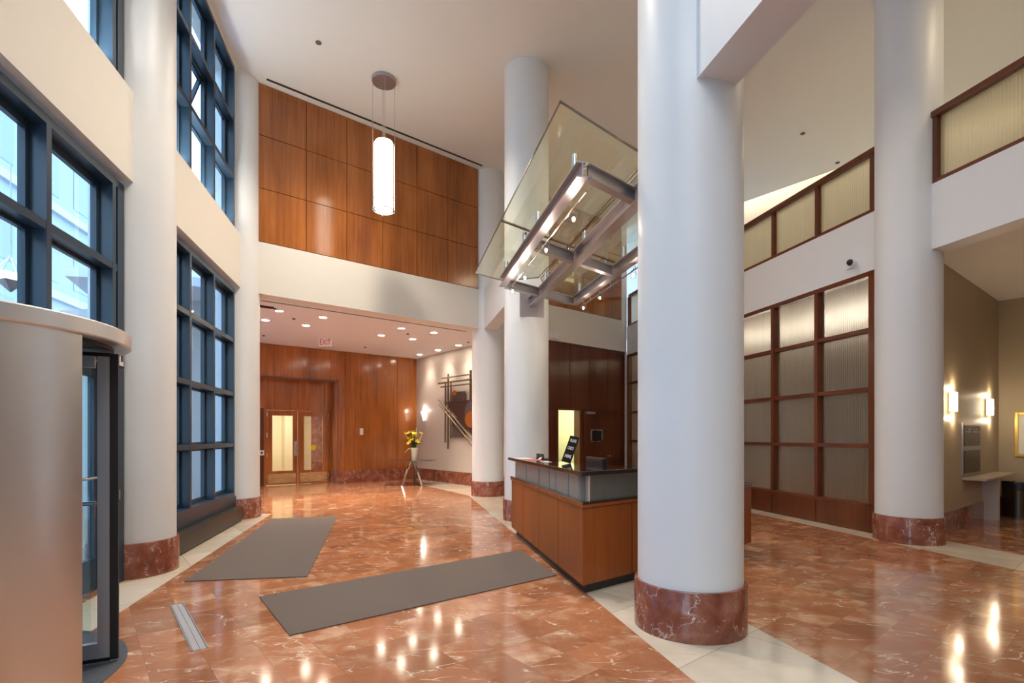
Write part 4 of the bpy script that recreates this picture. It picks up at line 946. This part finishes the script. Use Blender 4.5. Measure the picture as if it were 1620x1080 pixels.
# ------------------------------------------------------------------ right side details
def cw(px, off=0.0):
    r = (px-CX)/F; p0 = C0+nC*off; t = (r*p0.y-p0.x)/(uC.x-r*uC.y); return p0+uC*t
for px, py, lb in ((1509, 635, 'left of the two glowing box wall lights in the side alcove'), (1567, 643.5, 'right of the two glowing box wall lights, nearer the alcove corner')):
    q = cw(px-1.5, .09); base = cw(px-5, 0); z_ = H+(HZ-py)/F*q.y
    t = thing('box_sconce', (*base, z_-.15), lb, 'wall light', 'box wall lights in the side alcove')
    hw = .095; m = MB()
    pts = [q-uC*hw-nC*.02, q-uC*hw*.5+nC*.045, q+uC*hw*.5+nC*.045, q+uC*hw-nC*.02]
    m.prism(pts, z_-.14, z_+.13); m.build('lamp_shade', emission('sconce_glow', (1.0, .84, .58), 5.5), t, smooth=False, bevel=.006)
    m = MB(); bb = cw(px-1.5, 0.005); m.prism([bb-uC*.03, bb+uC*.03, bb+uC*.03+nC*.07, bb-uC*.03+nC*.07], z_-.03, z_+.03); m.build('bracket', M_steel2, t, smooth=False)
    for dz_ in (-.22, .22): lamp('POINT', 'sconce_light', (bb.x+nC.x*.07, bb.y+nC.y*.07, z_+dz_), 3, WARM, .03)
# directory panel with shelf
a = cw(1524, .02); b = cw(1550.5, .02); t = thing('wall_directory', (*a, .75), 'dark metal directory panel with small lettering on the side alcove wall', 'directory')
m = MB(); m.slab(a, b, nC, .02, .80, 1.60); m.build('back_panel', M_steel2, t, smooth=False)
M_dp = pbr('directory_brown', (.06, .045, .035), .35, metal=.4)
for z0, z1 in ((1.24, 1.56), (.82, 1.17)):
    m = MB(); m.slab(a+uC*.03+nC*.01, b-uC*.03+nC*.01, nC, .01, z0, z1); m.build('panel_plate', M_dp, t, smooth=False)
for k_ in range(8):
    if k_ == 3: continue
    m = MB(); p = a.lerp(b, .10+.11*k_)+nC*.012; m.slab(p, p+uC*.05, nC, .003, 1.455, 1.47); m.build('lettering', M_white, t, smooth=False)
for k_ in (.28, .68): m = MB(); p = a.lerp(b, k_)+nC*.012; m.slab(p, p+uC*.05, nC, .003, 1.49, 1.51); m.build('lettering', M_white, t, smooth=False)
a = cw(1522, .0); b = cw(1576, .0); m = MB(); m.slab(a+nC*.28, b+nC*.28, nC, .28, .72, .755)
o = m.build('wall_shelf', pbr('shelf_stone', (.50, .40, .32), .3), None, smooth=False, bevel=.004, label='pale stone ledge on the wall beneath the directory panel', cat='shelf')
m = MB(); q = a.lerp(b, .55); m.slab(q+nC*.2, q+uC*.12+nC*.2, nC, .2, .0, .72); m.build('bracket', M_grey, o, smooth=False)
# trash can
tcx = V2(8.74, 9.06); t = thing('trash_can', (*tcx, 0), 'round black and metal waste bin at the right edge by the alcove corner', 'trash can')
m = MB(); m.lathe(tcx, [(.20, 0), (.20, .47), (.195, .475)], 48); m.build('body', pbr('bin_metal', (.10, .085, .06), .22, metal=.9), t)
m = MB(); m.lathe(tcx, [(.198, .475), (.205, .48), (.205, .60), (.19, .615)], 48); m.build('rim', M_black, t)
m = MB(); m.lathe(tcx, [(.192, .612), (.196, .625), (.15, .63)], 40); m.build('lid_ring', M_chrome, t)
# framed notice
def dw(px, off=0.0):
    r = (px-CX)/F; p0 = C1+nD*off; uD = V2(.628, -.778); t = (r*p0.y-p0.x)/(uD.x-r*uD.y); return p0+uD*t
uD = V2(.628, -.778); a = dw(1605, .03); b = a+uD*.65; zt3 = H+37/F*a.y; zb3 = H-33/F*a.y
t = thing('framed_notice', (*a, zb3), 'gold framed notice on the wall at the right edge, above the waste bin', 'picture frame')
m = MB(); fw = .05
m.slab(a, a+uD*fw, nD, .03, zb3, zt3); m.slab(b-uD*fw, b, nD, .03, zb3, zt3); m.slab(a+uD*fw, b-uD*fw, nD, .03, zb3, zb3+fw); m.slab(a+uD*fw, b-uD*fw, nD, .03, zt3-fw, zt3); m.build('frame', M_gold, t, smooth=False, bevel=.005)
m = MB(); m.slab(a+uD*fw-nD*.015, b-uD*fw-nD*.015, nD, .005, zb3+fw, zt3-fw); m.build('notice', M_paper, t, smooth=False)
m = MB()
for k_ in range(9): z_ = zt3-.14-.06*k_; m.slab(a+uD*.12-nD*.013, a+uD*(.48+.05*(k_ % 2))-nD*.013, nD, .001, z_, z_+.012)
m.build('text_line', pbr('ink_grey', (.35, .33, .30), .6), t, smooth=False)
# dome camera on right band
y_ = Ryx(1351.5); q = R(y_, 0); z_ = H+(HZ-415.5)/F*y_
t = thing('security_camera', (*q, z_-.06), 'small white and black security camera on the white band above the frosted glass', 'security camera')
m = MB(); m.slab(R(y_-.01, .015), R(y_+.13, .015), -nL, .015, z_-.07, z_+.03); m.build('mounting_plate', M_white, t, smooth=False, bevel=.003)
cc = q-nL*.07; m = MB(); m.tube([(*q, z_), (*cc, z_)], .055, 24); m.build('housing', M_white, t)
m = MB(); m.ball((*(cc-nL*.008), z_), .046, 20, 12); m.build('lens', M_black, t)

# ------------------------------------------------------------------ outside the street windows
M_fac = ribs('facade', (.55, .62, .70), (.30, .38, .46), .45, (0, 0, 1)); 
sb = thing('street_building', (*L(10, -12), -.15), 'tall pale blue-grey building front across the street seen through the windows', 'building')
s = MB(); s.slab(L(-14, -12), L(45, -12), nL, .4, -.15, 17); s.build('wall', pbr('facade_pale', (.27, .33, .39), .7, noise=.05), sb, smooth=False)
for k_ in range(20):
    for z0_ in (.6, 4.4, 8.2, 12.0):
        m = MB(); y_ = -12+2.8*k_; m.slab(L(y_, -11.98), L(y_+1.7, -11.98), nL, .06, z0_, z0_+2.4)
        wf = m.build('window', pbr('facade_window', (.16, .22, .30), .15) if k_ == 0 and z0_ == .6 else bpy.data.materials['facade_window'], sb, smooth=False)
m = MB()
for z0_ in (3.6, 7.4, 11.2): m.slab(L(-14, -11.8), L(45, -11.8), nL, .3, z0_, z0_+.35)
m.build('string_course', pbr('facade_band', (.40, .42, .42), .7), sb, smooth=False)
ar = thing('entrance_arcade', (*L(4, -3), 0), 'pale arcade soffit and piers outside the street windows', 'arcade')
m = MB(); m.slab(L(-6, -3.1), L(8.3, -3.1), nL, .5, 3.35, 4.3); m.build('fascia', pbr('arcade_paint', (.45, .47, .45), .7), ar, smooth=False)
m = MB()
for y_ in (-2, 2.2, 6.4): m.slab(L(y_, -3.1), L(y_+.5, -3.1), nL, .5, -.15, 3.35)
m.build('pier', pbr('pier_blue', (.60, .70, .80), .6), ar, smooth=False)
# pyramid lantern outside
q = Vector((-5.3, 5.55, 0)); q = Vector(((17-CX)/F*5.6, 5.6, 0)); zc_ = H+(HZ-440)/F*5.6
t = thing('outdoor_lantern', (q.x, q.y, zc_-.15), 'glowing pyramid lantern hanging outside the window above the revolving door', 'lantern')
def pyr(mb, zt_, zb_, r0, r1):
    a = [(q.x+r0*math.cos(math.pi/2*i+.4), q.y+r0*math.sin(math.pi/2*i+.4), zt_) for i in range(4)]; b = [(q.x+r1*math.cos(math.pi/2*i+.4), q.y+r1*math.sin(math.pi/2*i+.4), zb_) for i in range(4)]
    mb.add(a+b, [(3, 2, 1, 0), (4, 5, 6, 7)]+[(i, (i+1) % 4, 4+(i+1) % 4, 4+i) for i in range(4)])
m = MB(); pyr(m, zc_+.04, zc_-.03, .17, .13); m.build('lamp_shade', M_shade, t, smooth=False)
m = MB(); pyr(m, zc_-.03, zc_-.15, .13, .004); m.build('shade_bottom', pbr('lantern_grey', (.35, .3, .3), .5), t, smooth=False)
m = MB()
for i in range(4): m.tube([(q.x+.17*math.cos(math.pi/2*i+.4), q.y+.17*math.sin(math.pi/2*i+.4), zc_+.04), (q.x, q.y, zc_+.24)], .007, 6)
m.tube([(q.x, q.y, zc_+.24), (q.x, q.y, 4.3)], .006, 6); m.build('hanger', M_white, t)

for o in bpy.data.objects:
    if '_w' in o: del o['_w']
